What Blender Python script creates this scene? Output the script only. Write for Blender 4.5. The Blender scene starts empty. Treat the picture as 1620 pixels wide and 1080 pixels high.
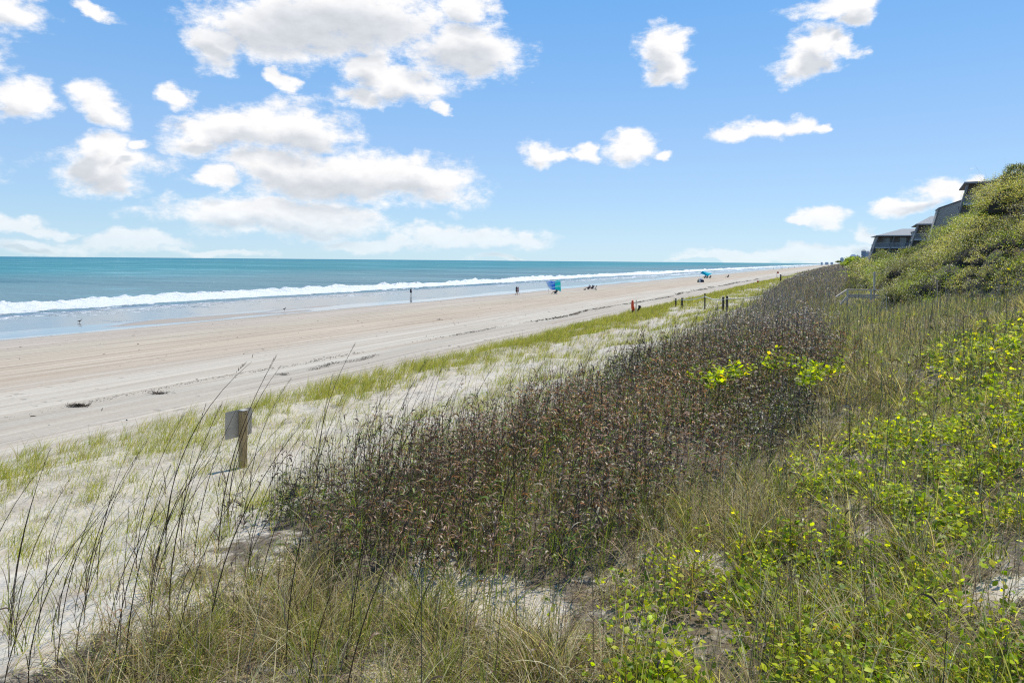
import bpy, math, random
import numpy as np
from mathutils import Matrix, Vector
rng = np.random.default_rng(11)
random.seed(5)
S = bpy.context.scene
COL = S.collection
rad = math.radians
# ------------------------------------------------------------------ camera numbers
YAW = rad(25.7); ROLL = rad(0.485); H = 7.5; FOC = 1080.0
Fv = np.array([-math.sin(YAW), math.cos(YAW)]); Rv = np.array([math.cos(YAW), math.sin(YAW)])
def ray(px, py):
    dx = (px-810)/FOC; dy = (412-py)/FOC
    c, s = math.cos(ROLL), math.sin(ROLL)
    return dx*c-dy*s, dx*s+dy*c
def at_depth(px, py, d):
    r, u = ray(px, py); p = Fv*d+Rv*r*d
    return Vector((p[0], p[1], H+u*d))
# ------------------------------------------------------------------ noise
def _hash(ix, iy, seed):
    h = (ix.astype(np.int64)*374761393 + iy.astype(np.int64)*668265263 + seed*974634777) & 0xffffffff
    h = ((h ^ (h >> 13))*1274126177) & 0xffffffff
    return ((h ^ (h >> 16)) & 0xffffff)/float(0xffffff)
def vnoise(x, y, seed=0):
    x = np.asarray(x, float); y = np.asarray(y, float)
    x0 = np.floor(x); y0 = np.floor(y); fx = x-x0; fy = y-y0
    fx = fx*fx*(3-2*fx); fy = fy*fy*(3-2*fy)
    a = _hash(x0, y0, seed); b = _hash(x0+1, y0, seed); c = _hash(x0, y0+1, seed); d = _hash(x0+1, y0+1, seed)
    return (a*(1-fx)+b*fx)*(1-fy)+(c*(1-fx)+d*fx)*fy
def fbm(x, y, seed=0, o=4):
    s = 0; a = 1; t = 0
    for k in range(o):
        s = s+a*vnoise(np.asarray(x)*2**k, np.asarray(y)*2**k, seed+k*17); t += a; a *= .5
    return s/t-.5
def sstep(a, b, x):
    t = np.clip((x-a)/(b-a), 0, 1); return t*t*(3-2*t)
# ------------------------------------------------------------------ terrain
KX = [-3000,-200,-130,-90,-78,-66,-60,-40,-26,-20,-17,-15,-12,-9,-6,-3,0,2,4,6,8,10,12,15,20,60,3000]
KZ = [-30,-6,-3,-.25,.02,.22,.5,1.2,1.65,1.95,2.35,2.45,2.7,3.25,3.95,4.3,4.4,4.75,5.3,5.9,7.2,8.9,10.3,11.3,11.5,10.5,10]
CY = [-200,0,40,60,80,100,150,250,1000,9000]; CV = [0,0,1.0,1.7,.5,-.5,-1.7,-2.3,-3.2,-3.5]
def mounds(x, y, cell=3.6, seed=300):
    ix = np.floor(x/cell); iy = np.floor(y/(cell*1.5)); best = np.zeros(np.shape(x)); tone = np.zeros(np.shape(x))
    for a in (-1,0,1):
        for b in (-1,0,1):
            cx = (ix+a+.15+.7*_hash(ix+a, iy+b, seed))*cell; cy = (iy+b+.15+.7*_hash(ix+a, iy+b, seed+1))*cell*1.5
            r = cell*(.5+.32*_hash(ix+a, iy+b, seed+2)); d2 = ((x-cx)/r)**2+((y-cy)/(r*1.25))**2
            h = np.sqrt(np.maximum(0, 1-d2))*(.6+.7*_hash(ix+a, iy+b, seed+3)); t = _hash(ix+a, iy+b, seed+4)
            tone = np.where(h > best, t, tone); best = np.maximum(best, h)
    return best, tone
def height(x, y):
    x = np.asarray(x, float); y = np.asarray(y, float)
    z = np.interp(x, KX, KZ)
    z = z + sstep(5, 11, x)*np.interp(y, CY, CV)
    dune = sstep(-21, -16, x)
    z = z + dune*(fbm(x*.28+3, y*.2, 3)*.75 + fbm(x*.9, y*.7, 9, 3)*.22)
    z = z + sstep(5, 9, x)*fbm(x*.12, y*.08, 21, 3)*2.0*sstep(20, 60, y)
    z = z + sstep(2.5, 5, x-np.interp(y, [0,30,42,60,110], [8,3.6,1,0,0]))*sstep(26, 36, y)*(1-.7*sstep(62, 95, y))*(mounds(x, y)[0]*2.0-.85)
    z = z + sstep(-70, -55, x)*(1-dune)*fbm(x*.15, y*.03, 5, 3)*.10
    z = z + (1-sstep(-64, -60, x))*sstep(-92, -80, x)*fbm(x*.09, y*.018, 15, 3)*.13
    return z
def ground(px, py, dz=0.0):
    r, u = ray(px, py); lo_, hi_ = 3.0, 9000.0
    for it in range(3):
        ds = np.geomspace(lo_, hi_, 160); x = (Fv[0]+Rv[0]*r)*ds; y = (Fv[1]+Rv[1]*r)*ds
        k = int(np.argmax(H+u*ds <= height(x, y)+dz)); k = max(k, 1); lo_, hi_ = ds[k-1], ds[k]
    p = (Fv+Rv*r)*hi_
    return Vector((p[0], p[1], float(height(p[0], p[1]))))
def project(x, y, z):
    d = x*Fv[0]+y*Fv[1]; r = (x*Rv[0]+y*Rv[1])/d; u = (z-H)/d
    c, s = math.cos(ROLL), math.sin(ROLL)
    return 810+FOC*(r*c+u*s), 412-FOC*(-r*s+u*c), d
# ------------------------------------------------------------------ object helpers
def tag(o, label=None, cat=None, group=None, kind=None):
    if label: o['label'] = label
    if cat: o['category'] = cat
    if group: o['group'] = group
    if kind: o['kind'] = kind
    return o
def empty(name, loc=(0,0,0), rz=0.0):
    o = bpy.data.objects.new(name, None); COL.objects.link(o)
    o.location = loc; o.rotation_euler = (0,0,rz); o.empty_display_size = .2
    return o
def np_mesh(name, verts, faces, mats, parent=None, colors=None, smooth=False, attrs=None):
    me = bpy.data.meshes.new(name)
    verts = np.ascontiguousarray(verts, np.float32); faces = np.ascontiguousarray(faces, np.int32)
    n, k = faces.shape
    me.vertices.add(len(verts)); me.vertices.foreach_set('co', verts.ravel())
    me.loops.add(n*k); me.loops.foreach_set('vertex_index', faces.ravel())
    me.polygons.add(n); me.polygons.foreach_set('loop_start', np.arange(0, n*k, k, dtype=np.int32))
    if smooth: me.polygons.foreach_set('use_smooth', np.ones(n, bool))
    me.update(calc_edges=True)
    if colors is not None:
        a = me.color_attributes.new('Col', 'FLOAT_COLOR', 'POINT')
        c = np.ones((len(verts), 4), np.float32); c[:, :3] = colors
        a.data.foreach_set('color', c.ravel())
    for k_, v_ in (attrs or {}).items():
        a = me.attributes.new(k_, 'FLOAT', 'POINT'); a.data.foreach_set('value', np.ascontiguousarray(v_, np.float32))
    me.materials.append(mats)
    o = bpy.data.objects.new(name, me); COL.objects.link(o)
    if parent: o.parent = parent
    return o
class MB:
    def __init__(s): s.v = []; s.f = []
    def add(s, vs, fs):
        b = len(s.v); s.v += [tuple(v) for v in vs]; s.f += [tuple(b+i for i in f) for f in fs]
    def box(s, c, d, rot=None):
        x, y, z = [k/2 for k in d]
        P = [Vector((a*x, b*y, e*z)) for e in (-1,1) for b in (-1,1) for a in (-1,1)]
        if rot: P = [rot @ p for p in P]
        s.add([p+Vector(c) for p in P], [(0,2,3,1),(4,5,7,6),(0,1,5,4),(2,6,7,3),(0,4,6,2),(1,3,7,5)])
    def beam(s, a, b, w, h=None):
        a = Vector(a); b = Vector(b); h = h or w; d = b-a; q = d.to_track_quat('Z', 'Y').to_matrix()
        s.box((a+b)/2, (w, h, d.length), q)
    def tube(s, pts, rs, n=8):
        pts = [Vector(p) for p in pts]; vs = []; fs = []
        for i, p in enumerate(pts):
            t = (pts[min(i+1, len(pts)-1)]-pts[max(i-1, 0)]).normalized()
            ref = Vector((0,0,1)) if abs(t.z) < .9 else Vector((1,0,0))
            u = t.cross(ref).normalized(); w = t.cross(u)
            for k in range(n):
                a = 2*math.pi*k/n; vs.append(p+(u*math.cos(a)+w*math.sin(a))*rs[i])
        for i in range(len(pts)-1):
            for k in range(n): fs.append((i*n+k, i*n+(k+1)%n, (i+1)*n+(k+1)%n, (i+1)*n+k))
        fs.append(tuple(range(n))[::-1]); fs.append(tuple(range((len(pts)-1)*n, len(pts)*n)))
        s.add(vs, fs)
    def prism(s, poly, y0, y1):      # polygon in x,z extruded along y
        n = len(poly)
        vs = [(x, y0, z) for x, z in poly]+[(x, y1, z) for x, z in poly]
        fs = [tuple(range(n)), tuple(range(2*n-1, n-1, -1))]+[(i, i+n, (i+1) % n+n, (i+1) % n) for i in range(n)]
        s.add(vs, fs)
    def build(s, name, m, parent=None, smooth=False, loc=None, bevel=0):
        me = bpy.data.meshes.new(name); me.from_pydata(s.v, [], s.f); me.update()
        if smooth:
            for p in me.polygons: p.use_smooth = True
        me.materials.append(m)
        o = bpy.data.objects.new(name, me); COL.objects.link(o)
        if parent: o.parent = parent
        if loc is not None: o.location = loc
        if bevel:
            b = o.modifiers.new('bevel', 'BEVEL'); b.width = bevel; b.segments = 2; b.limit_method = 'ANGLE'
        return o
# ------------------------------------------------------------------ materials
def newmat(name):
    m = bpy.data.materials.new(name); m.use_nodes = True; nt = m.node_tree; nt.nodes.clear()
    out = nt.nodes.new('ShaderNodeOutputMaterial'); b = nt.nodes.new('ShaderNodeBsdfPrincipled')
    nt.links.new(b.outputs[0], out.inputs[0]); return m, nt, b, out
class N:
    def __init__(s, nt): s.nt = nt
    def node(s, t, **kw):
        n = s.nt.nodes.new(t)
        for k, v in kw.items(): setattr(n, k, v)
        return n
    def put(s, sock, v):
        if hasattr(v, 'is_linked') or hasattr(v, 'links'): s.nt.links.new(v, sock)
        elif v is not None:
            if isinstance(v, tuple) and len(v) == 3 and sock.type == 'RGBA': v = v+(1,)
            sock.default_value = v
    def math(s, op, a, b=None, c=None, clamp=False):
        n = s.node('ShaderNodeMath', operation=op); n.use_clamp = clamp
        for i, v in enumerate((a, b, c)):
            if v is not None: s.put(n.inputs[i], v)
        return n.outputs[0]
    def vmath(s, op, a, b=None, c=None):
        n = s.node('ShaderNodeVectorMath', operation=op)
        for i, v in enumerate((a, b, c)):
            if v is not None: s.put(n.inputs[i], v)
        return n.outputs['Value'] if op in ('LENGTH', 'DOT_PRODUCT', 'DISTANCE') else n.outputs[0]
    def noise(s, vec, scale, detail=3, rough=.55, dist=0.0, color=False):
        n = s.node('ShaderNodeTexNoise'); s.put(n.inputs['Vector'], vec)
        n.inputs['Scale'].default_value = scale; n.inputs['Detail'].default_value = detail
        n.inputs['Roughness'].default_value = rough; n.inputs['Distortion'].default_value = dist
        return n.outputs['Color'] if color else n.outputs[0]
    def mr(s, v, a, b, c=0.0, d=1.0, smooth=True):
        n = s.node('ShaderNodeMapRange', interpolation_type='SMOOTHSTEP' if smooth else 'LINEAR')
        for i, x in enumerate((v, a, b, c, d)): s.put(n.inputs[i], x)
        return n.outputs[0]
    def mix(s, f, a, b, mode='MIX'):
        n = s.node('ShaderNodeMix', data_type='RGBA', blend_type=mode)
        s.put(n.inputs[0], f); s.put(n.inputs[6], a); s.put(n.inputs[7], b); return n.outputs[2]
    def ramp(s, v, stops):
        n = s.node('ShaderNodeValToRGB'); e = n.color_ramp.elements
        while len(e) < len(stops): e.new(.5)
        for q, (p, c) in zip(e, stops): q.position = p; q.color = tuple(c)+(1,)
        s.put(n.inputs[0], v); return n.outputs[0]
    def bump(s, h, strength=.5, dist=.02, normal=None):
        n = s.node('ShaderNodeBump'); n.inputs['Strength'].default_value = strength; n.inputs['Distance'].default_value = dist
        s.put(n.inputs['Height'], h)
        if normal is not None: s.put(n.inputs['Normal'], normal)
        return n.outputs[0]
def simple(name, c, rough=.8, var=.15, scale=8, metal=0, bump=.3, stretch=(1,1,1), spec=.3):
    m, nt, b, out = newmat(name); g = N(nt)
    tc = g.node('ShaderNodeTexCoord').outputs['Object']; v = g.vmath('MULTIPLY', tc, stretch)
    n = g.noise(v, scale, 4)
    lo = tuple(k*(1-var) for k in c); hi = tuple(min(1, k*(1+var)) for k in c)
    g.put(b.inputs['Base Color'], g.ramp(n, [(.3, lo), (.7, hi)]))
    b.inputs['Roughness'].default_value = rough; b.inputs['Metallic'].default_value = metal
    b.inputs['Specular IOR Level'].default_value = spec
    g.put(b.inputs['Normal'], g.bump(n, bump, .01))
    return m
def foliage(name, rough=.5, trans=.4, spec=.4, tsat=(1.2,1.25,.6)):
    m, nt, b, out = newmat(name); g = N(nt)
    a = g.node('ShaderNodeAttribute', attribute_name='Col').outputs['Color']
    g.put(b.inputs['Base Color'], a); b.inputs['Roughness'].default_value = rough
    b.inputs['Specular IOR Level'].default_value = spec
    t = g.node('ShaderNodeBsdfTranslucent'); g.put(t.inputs[0], g.mix(1.0, a, tsat+(1,), 'MULTIPLY'))
    mx = g.node('ShaderNodeMixShader'); mx.inputs[0].default_value = trans
    nt.links.new(b.outputs[0], mx.inputs[1]); nt.links.new(t.outputs[0], mx.inputs[2]); nt.links.new(mx.outputs[0], out.inputs[0])
    return m
M = {}
M['stem'] = foliage('dry_stem', .55, .12, .35, (1,1,1))
M['dry_leaf'] = foliage('dry_leaf', .45, .42, .5, (1.35,1.15,.85))
M['grass'] = foliage('grass_blade', .5, .48, .22)
M['vine'] = foliage('vine_leaf', .45, .58, .28, (1.35,1.3,.3))
M['shrub'] = foliage('shrub_leaf', .45, .42, .45, (1.3,1.3,.5))
M['post_wood'] = simple('post_wood', (.38,.27,.13), .85, .35, 6, stretch=(6,6,1))
M['old_wood'] = simple('weathered_wood', (.60,.51,.40), .9, .3, 5, stretch=(2,6,6))
M['dark_wood'] = simple('dark_post_wood', (.075,.06,.045), .9, .3, 7, stretch=(6,6,1))
M['metal'] = simple('sign_metal', (.45,.42,.36), .5, .08, 3, .35, .05)
M['bolt'] = simple('bolt_steel', (.05,.05,.05), .5, .1, 3, .8)
M['rope'] = simple('rope', (.62,.60,.54), .9, .1, 30)
M['orange'] = simple('orange_plastic', (.75,.09,.03), .5, .1, 3)
M['black'] = simple('black_cloth', (.02,.02,.024), .8, .2, 6)
M['frame_paint'] = simple('dark_frame', (.19,.185,.175), .7, .2, 3)
M['deck_edge'] = simple('deck_edge', (.42,.41,.40), .8, .1, 4)
M['roof'] = simple('roof_felt', (.30,.30,.305), .85, .15, 5, stretch=(1,1,8))
M['room'] = simple('recess_wall', (.30,.265,.23), .9, .15, 3)
M['rail'] = simple('rail_paint', (.42,.42,.42), .7, .1, 4)
M['skin'] = simple('skin', (.42,.24,.16), .6, .05, 3); M['hair'] = simple('hair', (.03,.02,.015), .6, .2, 9)
for nm, c in dict(navy=(.012,.018,.05), dark=(.02,.024,.03), brownc=(.12,.085,.05), mauve=(.36,.22,.25), white=(.75,.76,.78), maroon=(.05,.012,.02), teal=(.0,.42,.50), red=(.5,.04,.03), sage=(.10,.14,.10)).items():
    M[nm] = simple(nm+'_cloth', c, .85, .12, 6)
def shingle_mat():
    m, nt, b, out = newmat('cedar_shingle'); g = N(nt)
    tc = g.node('ShaderNodeTexCoord').outputs['Object']
    s = g.node('ShaderNodeSeparateXYZ'); nt.links.new(tc, s.inputs[0])
    cb = g.node('ShaderNodeCombineXYZ'); nt.links.new(g.math('ADD', s.outputs[0], s.outputs[1]), cb.inputs[0]); nt.links.new(s.outputs[2], cb.inputs[1])
    br = g.node('ShaderNodeTexBrick'); nt.links.new(cb.outputs[0], br.inputs['Vector'])
    br.inputs['Color1'].default_value = (.52,.48,.42,1); br.inputs['Color2'].default_value = (.38,.35,.31,1); br.inputs['Mortar'].default_value = (.07,.065,.06,1)
    br.inputs['Scale'].default_value = 1; br.inputs['Brick Width'].default_value = .3; br.inputs['Row Height'].default_value = .2; br.inputs['Mortar Size'].default_value = .015
    n = g.noise(tc, .7, 4); g.put(b.inputs['Base Color'], g.mix(.5, br.outputs[0], g.ramp(n, [(.3,(.37,.345,.30)),(.7,(.52,.48,.42))])))
    b.inputs['Roughness'].default_value = .9; g.put(b.inputs['Normal'], g.bump(br.outputs['Fac'], .5, .02)); return m
M['shingle'] = shingle_mat()
def glass_mat():
    m, nt, b, out = newmat('window_glass'); b.inputs['Base Color'].default_value = (.10,.14,.17,1); b.inputs['Roughness'].default_value = .05
    b.inputs['Specular IOR Level'].default_value = .8; return m
M['glass'] = glass_mat()
# ---- sand
def sand_mat():
    m, nt, b, out = newmat('sand'); g = N(nt)
    tc = g.node('ShaderNodeTexCoord').outputs['Object']
    sp = g.node('ShaderNodeSeparateXYZ'); nt.links.new(tc, sp.inputs[0]); X, Y = sp.outputs[0], sp.outputs[1]
    st = g.vmath('MULTIPLY', tc, (1,.13,1))           # streaks run along the shore
    st2 = g.vmath('MULTIPLY', tc, (1,.035,1))
    n1 = g.noise(st, .35, 5, .6); n2 = g.noise(st2, 1.1, 5, .65); nf = g.noise(tc, 9, 3); nb = g.noise(tc, .12, 3)
    Xw = g.math('ADD', X, g.math('MULTIPLY', g.math('SUBTRACT', n1, .5), 7.0))
    base = g.ramp(g.mr(Xw, -70, -10, 0, 1, False), [
        (0.00,(.26,.225,.19)), (.10,(.36,.31,.255)), (.20,(.39,.325,.265)), (.32,(.40,.335,.25)), (.45,(.41,.325,.235)),
        (.56,(.41,.33,.245)), (.62,(.44,.385,.315)), (.70,(.45,.395,.32)), (.725,(.355,.31,.25)), (.80,(.41,.35,.28)), (.87,(.48,.42,.34)), (1.0,(.47,.415,.34))])
    n3 = g.noise(g.vmath('MULTIPLY', tc, (1,.02,1)), 2.6, 4, .6)
    base = g.mix(g.mr(n3, .46, .62, 0, .4), base, (.30,.235,.17,1)); base = g.mix(g.mr(n3, .48, .34, 0, .35), base, (.54,.49,.41,1))
    col = g.mix(g.mr(n2, .42, .68), base, g.mix(1.0, base, (1.16,1.17,1.17,1), 'MULTIPLY'))
    col = g.mix(g.mr(n2, .46, .25), col, g.mix(1.0, base, (.84,.76,.68,1), 'MULTIPLY'))
    # tyre tracks along the shore
    wob = g.math('MULTIPLY', g.math('SUBTRACT', g.noise(g.vmath('MULTIPLY', tc, (0,.02,0)), 1, 2), .5), 6.0)
    Xt = g.math('ADD', X, wob); tr = None
    for x0, w in ((-55.5,.20),(-53.9,.20),(-50.2,.22),(-48.3,.22),(-45.4,.20),(-43.6,.20),(-38.1,.16),(-23.6,.10),(-22.3,.10)):
        t = g.mr(g.math('ABSOLUTE', g.math('SUBTRACT', Xt, x0)), w*.4, w, 1, 0)
        tr = t if tr is None else g.math('MAXIMUM', tr, t)
    tr = g.math('MULTIPLY', tr, g.mr(g.noise(g.vmath('MULTIPLY', tc, (.3,.06,1)), 1, 3), .38, .55))
    col = g.mix(g.math('MULTIPLY', tr, .8), col, (.26,.21,.17,1))
    # debris flecks and wrack stain
    fl = g.mr(g.noise(g.vmath('MULTIPLY', tc, (1,.5,1)), 3.1, 2), .70, .76)
    band = g.mr(g.math('ABSOLUTE', g.math('SUBTRACT', Xw, -27.2)), .2, 1.6, 1, 0)
    col = g.mix(g.math('MULTIPLY', fl, g.math('ADD', .12, g.math('MULTIPLY', band, .6))), col, (.16,.13,.10,1))
    # leaf litter below thick plants (painted by ground cover attribute)
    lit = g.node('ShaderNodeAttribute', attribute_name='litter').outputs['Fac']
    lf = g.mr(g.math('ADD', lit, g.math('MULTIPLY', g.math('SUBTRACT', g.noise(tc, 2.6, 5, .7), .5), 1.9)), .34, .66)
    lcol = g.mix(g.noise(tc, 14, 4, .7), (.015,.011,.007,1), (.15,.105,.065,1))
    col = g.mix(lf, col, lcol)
    col = g.mix(.10, col, g.ramp(nf, [(.3,(.25,.22,.19)),(.7,(.8,.76,.7))]))
    # wet: smooth mirror-like film seaward of the wet line
    edge = g.math('ADD', X, g.math('MULTIPLY', g.math('SUBTRACT', g.noise(g.vmath('MULTIPLY', tc, (.3,.05,1)), 1, 4), .5), 5.0))
    wet = g.mr(edge, -64.2, -65.2, 0, 1)
    bars = g.mr(g.noise(g.vmath('MULTIPLY', tc, (.10,.022,1)), 1.0, 4, .5), .57, .62)
    wetg = g.math('MULTIPLY', wet, g.math('SUBTRACT', 1.0, g.math('MULTIPLY', bars, .8)))
    damp = g.mr(edge, -61.0, -65.0, 0, .35)
    col = g.mix(damp, col, (.27,.23,.19,1))
    col = g.mix(wet, col, g.mix(bars, (.22,.22,.22,1), (.34,.29,.24,1)))
    g.put(b.inputs['Base Color'], col)
    g.put(b.inputs['Roughness'], g.math('SUBTRACT', .9, g.math('MULTIPLY', wetg, .82)))
    g.put(b.inputs['Specular IOR Level'], g.math('ADD', .15, g.math('MULTIPLY', wetg, .75)))
    # relief
    big = g.noise(tc, 1.6, 4, .6); foot = g.noise(tc, 3.6, 3, .6); fine = g.noise(tc, 40, 2)
    dune = g.mr(X, -22, -17, .25, 1.0)
    hgt = g.math('ADD', g.math('MULTIPLY', big, .10), g.math('ADD', g.math('MULTIPLY', foot, .05), g.math('MULTIPLY', fine, .004)))
    hgt = g.math('MULTIPLY', g.math('MULTIPLY', hgt, dune), g.math('SUBTRACT', 1, wet))
    vor = g.node('ShaderNodeTexVoronoi'); g.put(vor.inputs['Vector'], g.vmath('ADD', g.vmath('MULTIPLY', tc, (1,.75,1)), g.noise(tc, .9, 2, color=True))); vor.inputs['Scale'].default_value = 1.25
    pit = g.math('MULTIPLY', g.mr(vor.outputs['Distance'], .10, .24, 1, 0), g.mr(g.noise(g.vmath('MULTIPLY', tc, (1,.35,1)), .22, 3), .46, .56))
    pit = g.math('MULTIPLY', pit, g.math('SUBTRACT', 1, wet))
    col2 = g.mix(g.math('MULTIPLY', pit, .5), col, (.22,.18,.14,1)); g.put(b.inputs['Base Color'], col2)
    hgt = g.math('SUBTRACT', hgt, g.math('MULTIPLY', pit, .03))
    hgt = g.math('ADD', hgt, g.math('MULTIPLY', g.math('MULTIPLY', n2, .05), g.math('SUBTRACT', 1, wet)))
    hgt = g.math('SUBTRACT', hgt, g.math('MULTIPLY', tr, .03))
    hgt = g.math('ADD', hgt, g.math('MULTIPLY', wet, g.math('MULTIPLY', g.noise(g.vmath('MULTIPLY', tc, (1,.3,1)), 1.2, 2), .006)))
    g.put(b.inputs['Normal'], g.bump(hgt, 1.0, 1.4))
    return m
M['sand'] = sand_mat()
def sea_mat():
    m, nt, b, out = newmat('sea_water'); g = N(nt)
    tc = g.node('ShaderNodeTexCoord').outputs['Object']
    sp = g.node('ShaderNodeSeparateXYZ'); nt.links.new(tc, sp.inputs[0]); X = sp.outputs[0]
    v = g.vmath('MULTIPLY', tc, (1,.45,1)); vh = g.noise(g.vmath('MULTIPLY', tc, (.35,1,1)), .012, 11, .78)
    nl = g.noise(g.vmath('MULTIPLY', tc, (1,.25,1)), .02, 4)
    off = g.mr(g.math('ADD', X, g.math('MULTIPLY', g.math('SUBTRACT', nl, .5), 160)), -110, -420, 0, 1)
    far = g.mr(X, -400, -3500, 0, 1)
    c = g.mix(off, (.15,.235,.26,1), (.055,.215,.25,1)); c = g.mix(far, c, (.028,.17,.24,1))
    c = g.mix(g.mr(vh, .50, .64, 0, .6), c, (.20,.40,.45,1)); c = g.mix(g.mr(vh, .50, .36, 0, .6), c, (.02,.10,.15,1))
    foam = g.node('ShaderNodeAttribute', attribute_name='foam').outputs['Fac']
    fn = g.noise(g.vmath('MULTIPLY', tc, (1,.5,1)), .9, 6, .72)
    ff = g.mr(g.math('ADD', foam, g.math('MULTIPLY', g.math('SUBTRACT', fn, .5), 2.9)), .42, .60)
    caps = g.mr(g.noise(g.vmath('MULTIPLY', tc, (1,.35,1)), .33, 3, .6), .70, .73)
    ff = g.math('MAXIMUM', ff, g.math('MULTIPLY', caps, .8))
    sparkle = g.mr(g.noise(g.vmath('MULTIPLY', tc, (.35,1,1)), .05, 10, .85), .60, .68)  # sun glitter painted as white specks through the foam mix
    ff = g.math('MAXIMUM', ff, g.math('MULTIPLY', sparkle, .6)); c = g.mix(ff, c, (.76,.78,.80,1))
    film = g.node('ShaderNodeAttribute', attribute_name='film').outputs['Fac']
    c = g.mix(g.math('MULTIPLY', film, g.math('SUBTRACT', 1, ff)), c, (.17,.18,.19,1))
    g.put(b.inputs['Base Color'], c); b.inputs['IOR'].default_value = 1.33; g.put(b.inputs['Specular IOR Level'], g.math('ADD', .06, g.math('MULTIPLY', film, .6)))
    g.put(b.inputs['Roughness'], g.math('ADD', .10, g.math('MULTIPLY', ff, .6)))
    di = g.node('ShaderNodeBsdfDiffuse'); gl = g.node('ShaderNodeBsdfGlossy'); mxs = g.node('ShaderNodeMixShader')
    g.put(di.inputs['Color'], c); gl.inputs['Roughness'].default_value = .13; g.put(gl.inputs['Color'], g.mix(film, (.9,.95,1,1), (1,.97,.92,1)))
    g.put(mxs.inputs[0], g.math('MULTIPLY', g.math('SUBTRACT', 1.0, g.math('MULTIPLY', ff, .95)), g.math('ADD', .10, g.math('MULTIPLY', film, .52))))
    nt.links.new(di.outputs[0], mxs.inputs[1]); nt.links.new(gl.outputs[0], mxs.inputs[2]); nt.links.new(mxs.outputs[0], out.inputs[0])
    h = g.math('ADD', g.math('MULTIPLY', g.noise(v, .22, 3), .9), g.math('ADD', g.math('MULTIPLY', g.noise(v, .9, 3, .6), .38), g.math('MULTIPLY', g.noise(v, 3.0, 2, .6), .10)))
    h = g.math('MULTIPLY', h, g.math('SUBTRACT', 1.0, g.math('MULTIPLY', film, .97)))
    h = g.math('ADD', h, g.math('MULTIPLY', ff, g.math('MULTIPLY', fn, .9)))
    bn = g.bump(h, 1.0, 1.0); g.put(di.inputs['Normal'], bn); g.put(gl.inputs['Normal'], bn)
    return m
M['sea'] = sea_mat()
# ------------------------------------------------------------------ ground cover zones (world metres)
def xr_dark(y):      # landward edge of the dark reed stand
    return np.interp(y, [3,5,6,8,10,14,19,25,30,45,80,200,500], [-2.9,-2.7,-2.5,-1.9,-1.3,-.6,.1,-.3,-.8,-.9,.2,2,4])
def xl_dark(y):
    return np.interp(y, [5,7.5,10,16,30,52,70,100,160,300,600], [-6.2,-7.1,-6.6,-6.2,-5.3,-5.2,-6.4,-8.0,-11,-15,-17])
def near_dark(x):    # how close to the camera the stand starts
    return np.interp(x, [-9,-8,-5.5,-3.2,-2.4,-1.5], [8.6,7.3,6.0,6.3,6.0,7.2])
def z_dark(x, y):
    n = fbm(x*.8, y*.8, 31)*1.6
    return sstep(-.5, .4, x-xl_dark(y)+n)*sstep(-.4, .4, xr_dark(y)-x+n)*sstep(-.3, .5, y-near_dark(x)+n*.8)
def x_thicket(y):
    return np.interp(y, [0,25,32,42,50,60,80,110,160,300], [11,7.6,6.3,4.2,2.7,2.6,2.6,2.2,2.2,3])
def z_thicket(x, y): return sstep(-.3, .5, x-x_thicket(y)+fbm(x*.5, y*.5, 41)*1.6)
def z_vine(x, y):
    n = fbm(x*.55, y*.45, 51, 4)
    r = sstep(.2, 1.6, x-xr_dark(y)+n*2)*(1-sstep(22, 30, y+n*8))
    near = sstep(-2.6, -1.4, x+n*2)
    patch = sstep(-.10, .10, n+.10+.25*sstep(7.5, 9, y)*(1-sstep(15, 19, y))*(1-sstep(2.0, 3.2, x-.1*y)))
    keep = 1-.93*sstep(13, 16, y+n*4)*(1-sstep(-.3, 1.2, x-.135*y+n*2))
    return np.clip(r*patch*near*keep, 0, 1)*(1-z_thicket(x, y))
sand_c = [(ground(730, 930), .78, .52), (ground(810, 965), .55, .42), (ground(1575, 935), .45, .28), (ground(1120, 890), .34, .25), (ground(690, 885), .26, .3)]
def z_bare(x, y):
    b = 0
    for c, rx, ry in sand_c: b = np.maximum(b, 1-sstep(.55, 1.25, np.hypot((x-c.x)/rx, (y-c.y)/ry)+fbm(x*2, y*2, 61)*.6))
    return b
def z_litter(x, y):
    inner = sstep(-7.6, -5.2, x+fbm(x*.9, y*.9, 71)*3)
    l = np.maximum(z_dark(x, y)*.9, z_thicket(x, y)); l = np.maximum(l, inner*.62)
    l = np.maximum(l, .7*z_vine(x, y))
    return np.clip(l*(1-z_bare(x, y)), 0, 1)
# ------------------------------------------------------------------ ground sheet
def geo(a, b, s0, k):
    o = [a]; s = s0
    while o[-1] < b: o.append(o[-1]+s); s *= k
    return o
gx = np.array([-3000,-1500,-700,-350,-220,-160]+list(np.arange(-140, -22, 1.0))+list(np.arange(-22, 14, .22))+list(np.arange(14, 22, .8))+geo(22, 3000, 3, 1.25))
gy = np.array([-3000,-1000,-300,-100,-60,-30,-15,-8]+list(np.arange(-4, 30, .22))+geo(30, 9000, .3, 1.014))
GX, GY = np.meshgrid(gx, gy)
GZ = height(GX, GY)
vv = np.stack([GX, GY, GZ], -1).reshape(-1, 3)
nx_, ny_ = len(gx), len(gy)
def grid_faces(nx, ny):
    i = np.arange(ny-1)[:, None]*nx+np.arange(nx-1)[None, :]
    return np.stack([i, i+1, i+nx+1, i+nx], -1).reshape(-1, 4)
o = np_mesh('sand_ground', vv, grid_faces(nx_, ny_), M['sand'], smooth=True, attrs={'litter': z_litter(GX, GY).ravel()})
tag(o, 'pale sandy ground of beach and dunes running to the horizon', kind='structure')
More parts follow.
